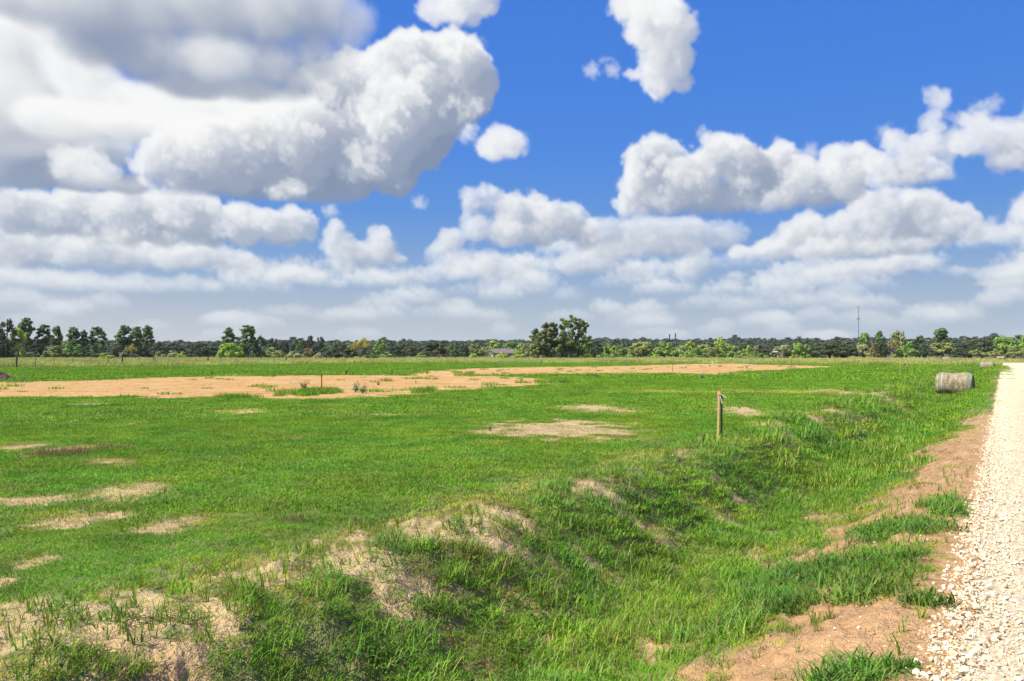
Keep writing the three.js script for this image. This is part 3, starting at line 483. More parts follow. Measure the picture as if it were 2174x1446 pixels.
  // lush strip of grass in front of the orange stake
  const strip = new Sward('lush_grass_strip', [0, 1].map((k) => blades(150 + k, 80, 0.3, .08, .26, .014, .4, .8, LAWN, 3)), 'lush green grass strip at the foot of the orange-banded stake');
  for (const [a, b, e, f, n] of [[596, 838, 716, 831, 46], [625, 836, 700, 833, 40], [880, 832, 925, 829, 14], [1140, 812, 1225, 814, 36], [470, 846, 540, 845, 14], [960, 795, 1010, 794, 16]]) for (let k = 0; k < n; k++) { const u = r(), [x, Z] = spot(mix(a, e, u) + (r() - .5) * 16, mix(b, f, u) + (r() + r() - 1) * 6); strip.add(r, x, Z, .8 + .5 * r(), tintAt(x, Z, r)); }
  strip.done();
}

// ------------------------------------------------------------------ trees
const LEAF = { leafy: [.118, .178, .034], drab: [.14, .17, .048], dark: [0.0546, 0.078, 0.026], olive: [0.234, 0.273, 0.0715], mid: [0.182, 0.3055, 0.052], lime: [0.338, 0.442, 0.065], grey: [0.325, 0.351, 0.1495], yellow: [0.39, 0.325, 0.0325], pine: [0.0975, 0.1625, 0.0442], bright: [0.26, 0.416, 0.052], rust: [0.26, 0.2015, 0.078], deep: [0.0468, 0.0702, 0.0247] };  // plain leaf colours; the smaller large tree has a duller green
const leafMats = Object.fromEntries(Object.entries(LEAF).map(([k, c]) => [k, new THREE.MeshStandardMaterial({ color: lin(...c), roughness: 0.8, vertexColors: true, side: THREE.DoubleSide })]));
const barkDark = std(lin(.075, .058, .045), 0.95), barkPale = std(lin(.22, .19, .16), 0.95);
function leafBlobs(seed, blobs, per, size) {
  const r = rngOf(seed), pos = [], nor = [], col = [], idx = [];
  for (const [bx, by, bz, rx, ry] of blobs) {
    const bt = 0.75 + 0.5 * r(), n = Math.max(24, per * rx * rx * 4200 | 0), yel = (r() - .5) * .25;
    for (let k = 0; k < n; k++) {
      const u = r() * 2 - 1, a = r() * 6.283, q = Math.sqrt(1 - u * u), rad = Math.pow(r(), 0.4) * (0.82 + 0.5 * r() * r() * r()), dx = q * Math.cos(a), dy = u, dz = q * Math.sin(a);
      const x = bx + dx * rx * rad, y = by + dy * ry * rad, z = bz + dz * rx * rad;
      const nx = dx + (r() - .5) * 1.3, ny = dy + 0.35 + (r() - .5) * 1.3, nz = dz + (r() - .5) * 1.3, N = new THREE.Vector3(nx, ny, nz).normalize();
      const A = new THREE.Vector3(r() - .5, r() - .5, r() - .5).cross(N).normalize(), B = A.clone().cross(N), s = size * (0.55 + 0.9 * r()), c = bt * (0.75 + 0.5 * r()), b0 = pos.length / 3;
      for (const [p, t] of [[-1, 0], [0, -.62], [1, 0], [0, .62]]) { pos.push(x + (A.x * p + B.x * t) * s, y + (A.y * p + B.y * t) * s, z + (A.z * p + B.z * t) * s); nor.push(N.x, N.y, N.z); col.push(c * (1 + yel), c, c * (1 - yel)); }
      idx.push(b0, b0 + 1, b0 + 2, b0, b0 + 2, b0 + 3);
    }
  }
  const g = new THREE.BufferGeometry(); g.setAttribute('position', new THREE.Float32BufferAttribute(pos, 3)); g.setAttribute('color', new THREE.Float32BufferAttribute(col, 3)); g.setIndex(idx); g.computeVertexNormals(); return g;
}
function limbs(seed, list) {                          // tapered tubes: [points..., r0, r1]
  const parts = list.map(([pts, r0, r1]) => { const c = new THREE.CatmullRomCurve3(pts.map((p) => new THREE.Vector3(...p))), g = new THREE.TubeGeometry(c, 8, 1, 6), P = g.attributes.position, v = new THREE.Vector3(); for (let i = 0; i < P.count; i++) { const f = Math.floor(i / 7) / 8, ctr = c.getPointAt(f); v.fromBufferAttribute(P, i).sub(ctr).multiplyScalar(mix(r0, r1, f)).add(ctr); P.setXYZ(i, v.x, v.y, v.z); } g.computeVertexNormals(); return g; });
  return mergeGeometries(parts);
}
// unit trees: height 1, half width about 0.5 for broad kinds
const UNIT = { pine: [], oak: [], round: [], airy: [], shrub: [] };
for (let v = 0; v < 4; v++) {
  const r = rngOf(700 + v);
  { const B = [], L = [[[[0, -.02, 0], [.01, .4, 0], [-.01 + .03 * r(), .75, .01], [0, .96, 0]], .018, .006]], n = 30;
    for (let i = 0; i < n; i++) { const f = i / n, y = .36 + .58 * f + .03 * (r() - .5), a = i * 2.4 + r(), w = .22 * Math.pow(1 - Math.abs(f - .42) * 1.1, .8) * Math.sqrt(.08 + .95 * r()), x = Math.cos(a) * w, z = Math.sin(a) * w; B.push([x, y + .02, z, .06 + .06 * r(), .036 + .034 * r()]); if (i % 2) L.push([[[0, y - .05, 0], [x * .6, y - .01, z * .6], [x, y, z]], .008, .003]); }
    B.push([0, .95, 0, .07, .05]); UNIT.pine.push([leafBlobs(10 + v, B, 4.2, .021), limbs(v, L)]); }
  { const B = [], L = [[[[0, -.03, 0], [.02, .15, 0], [0, .35, .02], [.05, .6, 0]], .04, .015]], n = 36;
    for (let i = 0; i < n; i++) { const a = i * 2.4 + r(), f = Math.sqrt((i + .5) / n), w = .40 * f, y = .10 + (.74 * (1 - f * f * .72)) * (0.30 + .72 * r()); B.push([Math.cos(a) * w, y, Math.sin(a) * w, .12 + .06 * r(), .10 + .05 * r()]); }
    for (let i = 0; i < 5; i++) { const a = i * 1.3; L.push([[[0, .22, 0], [Math.cos(a) * .16, .4, Math.sin(a) * .16], [Math.cos(a) * .3, .52, Math.sin(a) * .3]], .018, .006]); }
    UNIT.oak.push([leafBlobs(20 + v, B, 1.5, .028), limbs(v, L)]); }
  { const B = [], L = [[[[0, -.03, 0], [.02, .2, 0], [-.02, .5, 0], [0, .8, 0]], .03, .01]], n = 24;
    for (let i = 0; i < n; i++) { const f = (i + r()) / n, y = .06 + .86 * f, a = r() * 6.28, w = .36 * Math.pow(Math.sin(Math.PI * (0.18 + .78 * f)), .7) * (.5 + .55 * r()); B.push([Math.cos(a) * w, y, Math.sin(a) * w, .10 + .06 * r(), .085 + .05 * r()]); }
    UNIT.round.push([leafBlobs(30 + v, B, 1.8, .028), limbs(v, L)]); }
  { const B = [], L = [[[[0, -.03, 0], [.02, .15, 0], [-.01, .3, 0]], .035, .022]], n = 20;
    for (let i = 0; i < n; i++) { const a = i * 2.4 + r(), f = Math.sqrt((i + .5) / n), w = .42 * f, y = .36 + .52 * (1 - f * f * .6) * (.5 + .55 * r()); B.push([Math.cos(a) * w, y, Math.sin(a) * w, .07 + .05 * r(), .06 + .04 * r()]); if (i % 2 === 0) L.push([[[0, .26, 0], [Math.cos(a) * w * .5, .3 + (y - .3) * .6, Math.sin(a) * w * .5], [Math.cos(a) * w, y, Math.sin(a) * w]], .014, .004]); }
    UNIT.airy.push([leafBlobs(40 + v, B, 1.9, .021), limbs(v, L)]); }
  { const B = [], L = [[[[0, -.03, 0], [.05, .3, 0], [.08, .6, .02]], .02, .008], [[[0, -.03, 0], [-.08, .3, .05], [-.15, .55, .06]], .02, .008]], n = 15;
    for (let i = 0; i < n; i++) { const a = i * 2.4 + r(), f = Math.sqrt((i + .5) / n), w = .42 * f, y = .08 + .70 * (1 - f * f * .8) * (.3 + .8 * r()); B.push([Math.cos(a) * w, y, Math.sin(a) * w, .13 + .07 * r(), .12 + .07 * r()]); }
    UNIT.shrub.push([leafBlobs(50 + v, B, 1.4, .035), limbs(v, L)]); }
}
let treeCount = 0;
function tree(px, top, halfPx, Z, kind, tone, label, group, name, drop = 0) {
  const v = treeCount++ % 4, x = (px - 1087) / F * Z, y = height(x, Z) - drop, H = EYE + (752 - top) / F * Z - y, hw = halfPx / F * Z, wide = { pine: .30, oak: .52, round: .47, airy: .49, shrub: .5 }[kind];
  const g = base(name ?? { pine: 'pine_tree', oak: 'oak_tree', round: 'broadleaf_tree', airy: 'open_tree', shrub: 'bush' }[kind], x, y, -Z, (treeCount * 2.399) % 6.283);
  const sx = hw / wide; g.scale.set(sx, H, sx);
  mesh('crown', UNIT[kind][v][0], leafMats[tone], g); mesh('trunk', UNIT[kind][v][1], kind === 'airy' ? barkPale : barkDark, g);
  return tag(g, label, kind === 'shrub' ? 'bush' : 'tree', group);
}
const PINES = 'tall pines at the back of the meadow', MIX = 'trees of the far hedgerow', SHR = 'bushes in front of the hedgerow';
{
  const Z0 = 262;
  tree(-22, 664, 46, 250, 'oak', 'dark', 'very dark dense oak beside the dirt pile end of the tree line', null);
  tree(14, 676, 26, 245, 'round', 'dark', 'dark evergreen standing against the lime-green tree and tall pine', null);
  tree(54, 673, 24, 262, 'pine', 'pine', 'tallest pine behind a lime-green tree', null);
  tree(40, 694, 20, 248, 'round', 'lime', 'lime-green tree in front of the tallest pine', null);
  const pineL = 'tall pine with a clumped crown and bare lower trunk';
  for (const [px, top, hw] of [[92, 688, 20], [122, 691, 16], [156, 693, 20], [178, 700, 13], [207, 693, 23], [262, 689, 24], [290, 692, 18], [313, 690, 19]]) tree(px, top, hw, Z0 + (px % 7) * 3, 'pine', 'pine', pineL, PINES);
  tree(116, 724, 26, 255, 'oak', 'olive', 'low olive-green oak under the tall pines', null);
  tree(150, 719, 24, 258, 'round', 'mid', 'mid-green rounded tree between two tall pines', null);
  tree(74, 730, 24, 268, 'round', 'dark', 'low dark tree at the foot of the tall pines', 'low dark trees under the pines');
  tree(186, 732, 24, 268, 'round', 'dark', 'low dark tree at the foot of the tall pines', 'low dark trees under the pines');
  tree(206, 727, 22, 264, 'round', 'pine', 'low dark tree at the foot of the tall pines', 'low dark trees under the pines');
  tree(290, 735, 30, 268, 'round', 'dark', 'low dark tree at the foot of the tall pines', 'low dark trees under the pines');
  tree(250, 735, 20, 268, 'round', 'dark', 'low dark tree at the foot of the tall pines', 'low dark trees under the pines');
  tree(228, 743, 16, 240, 'shrub', 'lime', 'round bright green bush among the tall pines', null);
  tree(279, 726, 13, 250, 'airy', 'yellow', 'small yellowing tree among the tall pines', null);
  // pair of pines with the bright tree in front
  tree(487, 694, 20, 250, 'pine', 'pine', 'pine rising behind the spreading bright green tree', 'two pines behind the bright green tree');
  tree(525, 689, 25, 255, 'pine', 'pine', 'pine rising behind the spreading bright green tree', 'two pines behind the bright green tree');
  tree(490, 715, 30, 232, 'oak', 'bright', 'spreading bright green tree in front of a pair of pines', null);
  tree(552, 712, 17, 258, 'round', 'pine', 'narrow dark tree beside the pair of pines', null);
  tree(516, 735, 20, 262, 'round', 'dark', 'low dark tree behind the spreading bright green tree', null);
  // middle of the hedgerow
  const rows = [
    [370, 737, 16, 285, 'shrub', 'grey'], [341, 740, 13, 285, 'shrub', 'grey'], [386, 741, 11, 280, 'shrub', 'lime'], [340, 726, 24, 330, 'round', 'deep'], [378, 727, 24, 340, 'oak', 'deep'], [415, 728, 24, 340, 'round', 'deep'], [447, 727, 24, 345, 'oak', 'deep'], [430, 738, 24, 300, 'round', 'dark'], [400, 742, 18, 295, 'shrub', 'dark'],
    [580, 716, 15, 360, 'round', 'deep'], [604, 721, 13, 360, 'round', 'deep'], [627, 713, 15, 360, 'oak', 'deep'], [658, 711, 16, 350, 'round', 'deep'], [680, 713, 13, 350, 'round', 'deep'], [640, 722, 16, 340, 'round', 'pine'],
    [582, 733, 30, 270, 'oak', 'olive'], [626, 739, 20, 268, 'shrub', 'grey'], [655, 738, 16, 272, 'round', 'rust'], [677, 742, 11, 255, 'shrub', 'grey'], [704, 734, 28, 275, 'oak', 'dark'], [745, 738, 22, 285, 'round', 'dark'], [720, 728, 24, 330, 'round', 'deep'],
    [765, 713, 32, 250, 'airy', 'yellow'], [808, 718, 17, 330, 'round', 'mid'], [835, 727, 22, 320, 'oak', 'deep'], [872, 726, 24, 320, 'oak', 'dark'], [790, 745, 16, 250, 'shrub', 'mid'], [818, 744, 20, 262, 'shrub', 'olive'], [850, 741, 22, 290, 'round', 'dark'], [893, 744, 16, 262, 'shrub', 'mid'],
    [922, 716, 34, 272, 'oak', 'dark'], [960, 733, 15, 300, 'round', 'pine'], [984, 733, 16, 290, 'round', 'dark'], [1005, 745, 12, 265, 'shrub', 'lime'], [1032, 734, 20, 290, 'airy', 'grey'], [1010, 728, 22, 340, 'round', 'olive'],
    [1066, 742, 15, 268, 'shrub', 'lime'], [1101, 739, 17, 270, 'shrub', 'lime'], [1085, 713, 27, 330, 'oak', 'mid'], [1112, 721, 22, 300, 'oak', 'olive'], [1050, 722, 20, 335, 'round', 'lime'],
    [1262, 722, 20, 290, 'round', 'dark'], [1290, 728, 15, 285, 'round', 'mid'], [1304, 732, 12, 275, 'round', 'lime'], [1325, 738, 18, 280, 'round', 'mid'], [1362, 713, 34, 275, 'oak', 'olive'], [1345, 732, 20, 262, 'round', 'olive'], [1411, 718, 32, 272, 'oak', 'mid'], [1393, 747, 14, 245, 'shrub', 'bright'], [1332, 750, 12, 250, 'shrub', 'lime'], [1275, 750, 18, 255, 'shrub', 'olive'],
    [1464, 722, 22, 272, 'round', 'lime'], [1445, 726, 22, 285, 'oak', 'grey'], [1492, 720, 24, 275, 'oak', 'olive'], [1530, 707, 15, 272, 'airy', 'lime'], [1530, 718, 22, 274, 'round', 'lime'], [1556, 725, 22, 270, 'oak', 'mid'], [1515, 735, 24, 258, 'round', 'olive'], [1480, 738, 22, 258, 'round', 'mid'], [1588, 732, 14, 265, 'round', 'lime'], [1606, 734, 15, 275, 'round', 'olive'], [1620, 744, 16, 255, 'shrub', 'mid'], [1575, 745, 20, 252, 'shrub', 'olive'],
    [1662, 726, 22, 262, 'airy', 'grey'], [1664, 738, 20, 266, 'round', 'olive'], [1693, 726, 17, 262, 'round', 'bright'], [1712, 730, 10, 262, 'round', 'bright'], [1690, 742, 24, 268, 'round', 'dark'], [1630, 740, 26, 300, 'round', 'dark'], [1762, 714, 46, 258, 'oak', 'dark'], [1795, 722, 32, 262, 'oak', 'dark'], [1728, 726, 28, 270, 'oak', 'dark'],
    [1835, 704, 20, 300, 'round', 'mid'], [1832, 720, 24, 272, 'oak', 'grey'], [1856, 727, 12, 268, 'round', 'rust'], [1868, 701, 13, 330, 'pine', 'pine'], [1872, 722, 16, 280, 'round', 'dark'], [1908, 700, 22, 290, 'round', 'olive'], [1895, 716, 16, 284, 'airy', 'rust'], [1925, 719, 26, 285, 'oak', 'mid'], [1952, 711, 18, 300, 'round', 'dark'], [1998, 696, 22, 330, 'pine', 'pine'], [2002, 715, 32, 300, 'oak', 'olive'], [1965, 724, 24, 292, 'oak', 'dark'], [2050, 716, 28, 305, 'oak', 'dark'], [2085, 704, 34, 310, 'oak', 'dark'], [2132, 698, 32, 315, 'oak', 'mid'], [2172, 700, 26, 315, 'oak', 'mid'], [2112, 733, 20, 290, 'shrub', 'olive'], [2152, 730, 22, 290, 'shrub', 'olive'], [2180, 728, 18, 290, 'shrub', 'mid'], [2040, 735, 24, 292, 'shrub', 'dark'], [2075, 735, 20, 292, 'shrub', 'olive'], [2215, 704, 34, 315, 'oak', 'dark'],
  ];
  const toneWord = { dark: 'very dark green', olive: 'olive green', mid: 'mid green', lime: 'light yellow-green', grey: 'pale grey-green', yellow: 'golden yellow', pine: 'dark green', bright: 'vivid bright green', rust: 'brownish', deep: 'deep green' };
  const kindWord = { pine: 'pine', oak: 'broad domed tree', round: 'upright rounded tree', airy: 'thin-leaved open tree', shrub: 'low bush' };
  const special = { '765,713': 'golden yellow tree standing alone before the dark oaks', '922,716': 'broad dark oak with a visible trunk behind the wooden corral', '1762,714': 'largest blackish-green oak beside two vivid green trees', '1393,747': 'small vivid green bush at the edge of the hedgerow', '1066,742': 'light green bush in front of the pale house', '1998,696': 'pine standing above the hedgerow beyond the hay bales', '1868,701': 'pine with a small crown near the radio mast', '1530,707': 'thin light tree poking above its neighbours in the hedgerow' };
  for (const [px, top, hw, Z, kind, tone] of rows) {
    const sp = special[`${px},${top}`];
    tree(px, top, hw, Z, kind, tone, sp ?? `${toneWord[tone]} ${kindWord[kind]} in the far hedgerow`, sp ? null : `${toneWord[tone]} ${kindWord[kind]}s in the far hedgerow`);
  }
  // bushes closing the foot of the pines
  for (const [px, hw, tone] of [[-20, 30, 'dark'], [30, 26, 'dark'], [66, 24, 'pine'], [100, 24, 'olive'], [134, 24, 'dark'], [170, 24, 'pine'], [200, 22, 'dark'], [246, 22, 'dark'], [275, 20, 'olive'], [306, 22, 'dark'], [470, 18, 'dark'], [512, 22, 'dark'], [545, 22, 'dark'], [1130, 18, 'dark'], [1168, 24, 'dark'], [1214, 26, 'dark'], [1250, 20, 'dark']]) tree(px, 744 + (px % 5), hw, 272, 'shrub', tone, tone === 'olive' ? 'olive undergrowth bush at the foot of the pines' : 'dark undergrowth bush filling the gaps between tall trunks', tone === 'olive' ? 'olive undergrowth bushes' : 'dark undergrowth bushes');
  // closing row behind
  const r = rngOf(808);
  for (let px = 330; px < 2220; px += 31) { if (px > 1120 && px < 1250) continue; tree(px + r() * 14, 727 + r() * 8 - (px > 1900 ? 6 : 0), 23 + r() * 8, 372 + r() * 30, r() < .5 ? 'oak' : 'round', r() < .45 ? 'deep' : r() < .5 ? 'pine' : 'dark', 'dark tree of the closed row behind the hedgerow', 'dark trees of the closed row behind the hedgerow'); }
}
// the great tree in the middle: two leaning crowns over several trunks
{
  const Z = 262, X = (px) => (px - 1087) / F * Z, Y = (py) => EYE + (752 - py) / F * Z, r = rngOf(5150);
  const make = (name, cx, blobsPx, trunks, tone, label, per, size, branch) => {
    const x0 = X(cx), y0 = height(x0, Z), g = base(name, x0, y0, -Z), B = blobsPx.map(([px, py, rp]) => { const R = rp / F * Z; return [X(px) - x0, Y(py) - y0, (r() - .5) * R * 2.4, R, R * .82]; }).flatMap(([a, b, c, R]) => [[a, b, c, R * .72, R * .6], ...[0, 1, 2, 3, 4].map(() => { const t = r() * 6.283, u = r() * 2 - .8, q = R * (.55 + .5 * r()); return [a + Math.cos(t) * q, b + u * R * .7, c + Math.sin(t) * q, R * (.28 + .25 * r()), R * (.22 + .2 * r())]; })]);
    mesh('crown', leafBlobs(per | 0, B.map((b) => b), 0.0009 * size, .26), leafMats[tone], g);
    for (const [a, b, c, r0] of trunks) mesh('trunk', limbs(1, [[[[X(a) - x0, -.3, r() - .5], [X((a + b) / 2) - x0 + .2, (Y(c) - y0) * .5, 0], [X(b) - x0, Y(c) - y0, (r() - .5) * 2]], r0, r0 * .4]]), barkDark, g);
    if (branch) mesh('branches', limbs(1, branch.map(([a, b, c, e]) => [[[X(a) - x0, Y(b) - y0, 0], [X((a + c) / 2) - x0, Y((b + e) / 2) - y0 + .3, .2], [X(c) - x0, Y(e) - y0, .3]], .12, .04])), barkDark, g);
    return tag(g, label, 'tree');
  };
  make('large_tree', 1212, [[1200, 684, 10], [1218, 680, 11], [1236, 684, 10], [1196, 694, 9], [1246, 691, 7], [1228, 694, 10], [1210, 692, 9], [1240, 701, 8], [1196, 707, 10], [1214, 709, 11], [1232, 711, 11], [1244, 722, 10], [1205, 722, 14], [1224, 727, 14], [1190, 720, 12], [1240, 737, 13], [1215, 742, 15], [1195, 740, 14], [1250, 735, 8], [1232, 750, 10], [1200, 753, 9]], [[1212, 1216, 690, .32], [1203, 1196, 705, .24], [1222, 1238, 696, .22]], 'leafy', 'largest tree with a high open crown showing sky between its branches', 771, 150, [[1214, 715, 1200, 688], [1216, 712, 1222, 684], [1220, 716, 1240, 690]]);
  make('large_tree', 1166, [[1160, 692, 8], [1172, 690, 9], [1181, 699, 8], [1166, 703, 10], [1154, 706, 9], [1150, 716, 9], [1176, 713, 10], [1162, 718, 12], [1140, 725, 10], [1152, 732, 13], [1175, 730, 14], [1136, 741, 11], [1150, 747, 12], [1170, 748, 13], [1184, 742, 10]], [[1170, 1168, 700, .30], [1176, 1182, 715, .2], [1162, 1155, 720, .2], [1190, 1190, 735, .16], [1184, 1178, 735, .14], [1196, 1198, 735, .14]], 'drab', 'smaller crowned tree leaning against the largest open-crowned tree', 772, 150, [[1168, 720, 1160, 695], [1170, 716, 1178, 698]]);
  tree(1138, 696, 18, 275, 'pine', 'pine', 'dark pine tucked behind the largest open-crowned tree', null);
  tree(1134, 729, 17, 262, 'round', 'olive', 'olive tree at the foot of the largest open-crowned tree', null);
  tree(1250, 723, 15, 268, 'round', 'mid', 'mid-green tree crowded against the trunk of the largest tree', null);
  tree(1190, 738, 40, 285, 'oak', 'dark', 'dark undergrowth tree behind the trunks of the largest tree', null);
  // leaning dead trunk by the pines
  const dg = base('dead_tree', (258 - 1087) / F * 236, height((258 - 1087) / F * 236, 236), -236);
  mesh('trunk', limbs(1, [[[[-1.6, -.2, 0], [0, 1.6, 0], [1.1, 2.9, .2], [1.6, 4.2, .2]], .22, .07]]), barkPale, dg); mesh('branches', limbs(1, [[[[.3, 1.9, 0], [.2, 3, .2], [-.3, 3.9, .3]], .09, .03], [[[1.1, 2.9, .2], [1.9, 3.2, 0], [2.6, 3.9, 0]], .08, .03]]), barkPale, dg);
  tag(dg, 'leaning leafless dead trunk at the foot of the tall pines', 'tree');
}
// the wooded ridge far off: one mass
{
  const r = rngOf(606), simple = [0, 1, 2].map((k) => { const B = [], q = rngOf(66 + k); for (let i = 0; i < 12; i++) { const a = i * 2.4, f = Math.sqrt((i + .5) / 12); B.push([Math.cos(a) * .4 * f, .2 + .55 * (1 - f * f * .7) * (.5 + .5 * q()), Math.sin(a) * .4 * f, .17, .15]); } return leafBlobs(600 + k, B, 0.35, .075); });
  const o = new THREE.Object3D(), c = new THREE.Color(), lists = simple.map(() => []);
  for (let k = 0; k < 5200; k++) { const Z = 760 + r() * 760, a = (r() * 2 - 1) * 0.74, x = a * Z, h = 7 + 6 * r() + 3 * n2a(x * 0.006, Z * 0.006) + (r() < .04 ? 5 : 0); lists[k % 3].push([x, height(x, Z) - 0.8, -Z, h * (1.3 + .8 * r()), h * .9]); }
  lists.forEach((l, k) => { const im = new THREE.InstancedMesh(simple[k], leafMats.deep, l.length); im.name = numbered('ridge_woodland'); l.forEach(([x, y, z, w, h], i) => { o.position.set(x, y, z); o.rotation.set(0, r() * 6.28, 0); o.scale.set(w, h, w); o.updateMatrix(); im.setMatrixAt(i, o.matrix); const v = .7 + .5 * r(); im.setColorAt(i, c.setRGB(v, v, v)); }); im.castShadow = im.receiveShadow = true; im.userData.kind = 'stuff'; tag(im, 'dark blue-green woods covering the long far ridge', 'woods'); scene.add(im); });
}
console.log('trees done');

// ------------------------------------------------------------------ fence, corral
const woodDark = std(lin(.10, .078, .06), 0.95), steelDark = std(lin(.035, .035, .03), 0.6, { metalness: 0.3 }), wire = std(lin(.22, .21, .2), 0.5, { metalness: 0.6 });
function postGeo(h, r, lean = 0, sides = 9) { const g = new THREE.CylinderGeometry(r * .93, r, h + .4, sides, 3); g.translate(0, h / 2 - .2, 0); const P = g.attributes.position; for (let i = 0; i < P.count; i++) P.setX(i, P.getX(i) + lean * P.getY(i)); g.computeVertexNormals(); return g; }
function teePost(h) { const a = new THREE.BoxGeometry(.06, h + .3, .014), b = new THREE.BoxGeometry(.014, h + .3, .05); a.translate(0, h / 2 - .15, 0); b.translate(0, h / 2 - .15, .0325); const c = new THREE.BoxGeometry(.08, .12, .012); c.translate(0, .02, -.0135); return mergeGeometries([a, b, c]); }
{
  const line = (px) => { const k = (px - 1087) / F, Z = px < 260 ? mix(106, 126, (px - 35) / 225) : px < 441 ? mix(126, 143, (px - 260) / 181) : px < 607 ? mix(143, 160, (px - 441) / 166) : mix(160, 196, (px - 607) / 127); return [k * Z, Z]; };
  const wood = [-40, 35, 260, 441, 607, 734], tees = [75, 114, 156, 194, 230, 296, 326, 330, 359, 386, 418, 470, 502, 528, 555, 581, 628, 649, 669, 693, 714];
  const [fx, fz] = line(35), g = base('wire_fence', fx, height(fx, fz), -fz), tee = teePost(1.35), all = [...wood, ...tees].sort((a, b) => a - b), r = rngOf(51);
  const heights = new Map();
  for (const px of all) { const [x, Z] = line(px), w = wood.includes(px), o = mesh(w ? 'wood_post' : 'steel_post', w ? postGeo(1.5, .13, (r() - .5) * .06) : tee, w ? woodDark : steelDark, g); o.position.set(x - fx, height(x, Z) - g.position.y, -(Z - fz)); o.rotation.set((r() - .5) * .06, r() * .5, (r() - .5) * .14); heights.set(px, o.position.clone()); }
  for (const hh of [.35, .62, .9, 1.15]) { const pts = all.map((px) => heights.get(px).clone().add(new THREE.Vector3(0, hh, 0))); mesh('wire', new THREE.TubeGeometry(new THREE.CatmullRomCurve3(pts), all.length * 3, .008, 4), wire, g); }
  tag(g, 'barbed wire fence of dark wood and steel posts before tall pale grass', 'fence');
  // wooden corral further right
  const [cx, cz] = [(925 - 1087) / F * 236, 236], cg = base('corral_fence', cx, height(cx, cz), -cz), ps = [[838, 240, 1.5], [862, 238, 1.3], [912, 236, 1.9], [932, 234, 1.5], [948, 232, 2.1], [966, 232, 1.8], [986, 236, 1.4]];
  const tops = ps.map(([px, Z, h]) => { const x = (px - 1087) / F * Z, o = mesh('post', postGeo(h + .5, .12, 0), woodDark, cg); o.position.set(x - cx, height(x, Z) - cg.position.y, -(Z - cz)); return [o.position, h]; });
  for (let k = 2; k < tops.length - 1; k++) for (const f of [.55, .9]) { const a = tops[k][0].clone().add(new THREE.Vector3(0, 1.7 * f, .14)), b = tops[k + 1][0].clone().add(new THREE.Vector3(0, 1.7 * f, .14)); mesh('rail', new THREE.TubeGeometry(new THREE.LineCurve3(a, b), 1, .06, 6), woodDark, cg); }
  tag(cg, 'old wooden corral of posts and rails beneath the broad dark oak', 'fence');
}
// ------------------------------------------------------------------ round bales
function baleTexture() {
  const w = 512, h = 256, c = new Uint8Array(w * h * 4), r = rngOf(61), n = createNoise2D(r);
  for (let y = 0; y < h; y++) for (let x = 0; x < w; x++) {           // x along the axle, y round the girth
    const u = x / w, v = y / h, fib = 0.5 * n(x * .05, y * .9) + .5 * n(x * .25, y * .6), blot = n(x * .018, y * .022) + .5 * n(x * .05, y * .06), i = (y * w + x) * 4;
    const str = n(x * .12, y * 2.3); let R = 176 + 34 * fib + 34 * blot + 26 * str, G = 158 + 32 * fib + 30 * blot + 25 * str, B = 130 + 30 * fib + 26 * blot + 22 * str;
    const band = (c0, s) => Math.exp(-(((u - c0) / s) ** 2)), g = clamp(.55 * band(.22, .03) + .8 * band(.97, .05) + .7 * band(.9, .02) + .4 * band(.05, .04) + .3 * band(.6, .02) + (.25 + .2 * n(x * .03, 3)) * (0.6 + .5 * fib));
    const wht = clamp(.75 * band(.18, .012) + .3 * band(.3, .01) + .35 * band(.86, .008));
    R = mix(R, 140 + 20 * fib, g * .7); G = mix(G, 190 + 20 * fib, g * .7); B = mix(B, 165 + 20 * fib, g * .7); R = mix(R, 232, wht); G = mix(G, 236, wht); B = mix(B, 226, wht);
    const net = ((x + (y % 8)) % 6 < 1) ? .92 : 1; c[i] = clamp(R * net, 0, 255); c[i + 1] = clamp(G * net, 0, 255); c[i + 2] = clamp(B * net, 0, 255); c[i + 3] = 255;
  }
  const t = new THREE.DataTexture(c, w, h); t.colorSpace = THREE.SRGBColorSpace; t.magFilter = THREE.LinearFilter; t.wrapS = t.wrapT = THREE.RepeatWrapping; t.needsUpdate = true; return t;
}
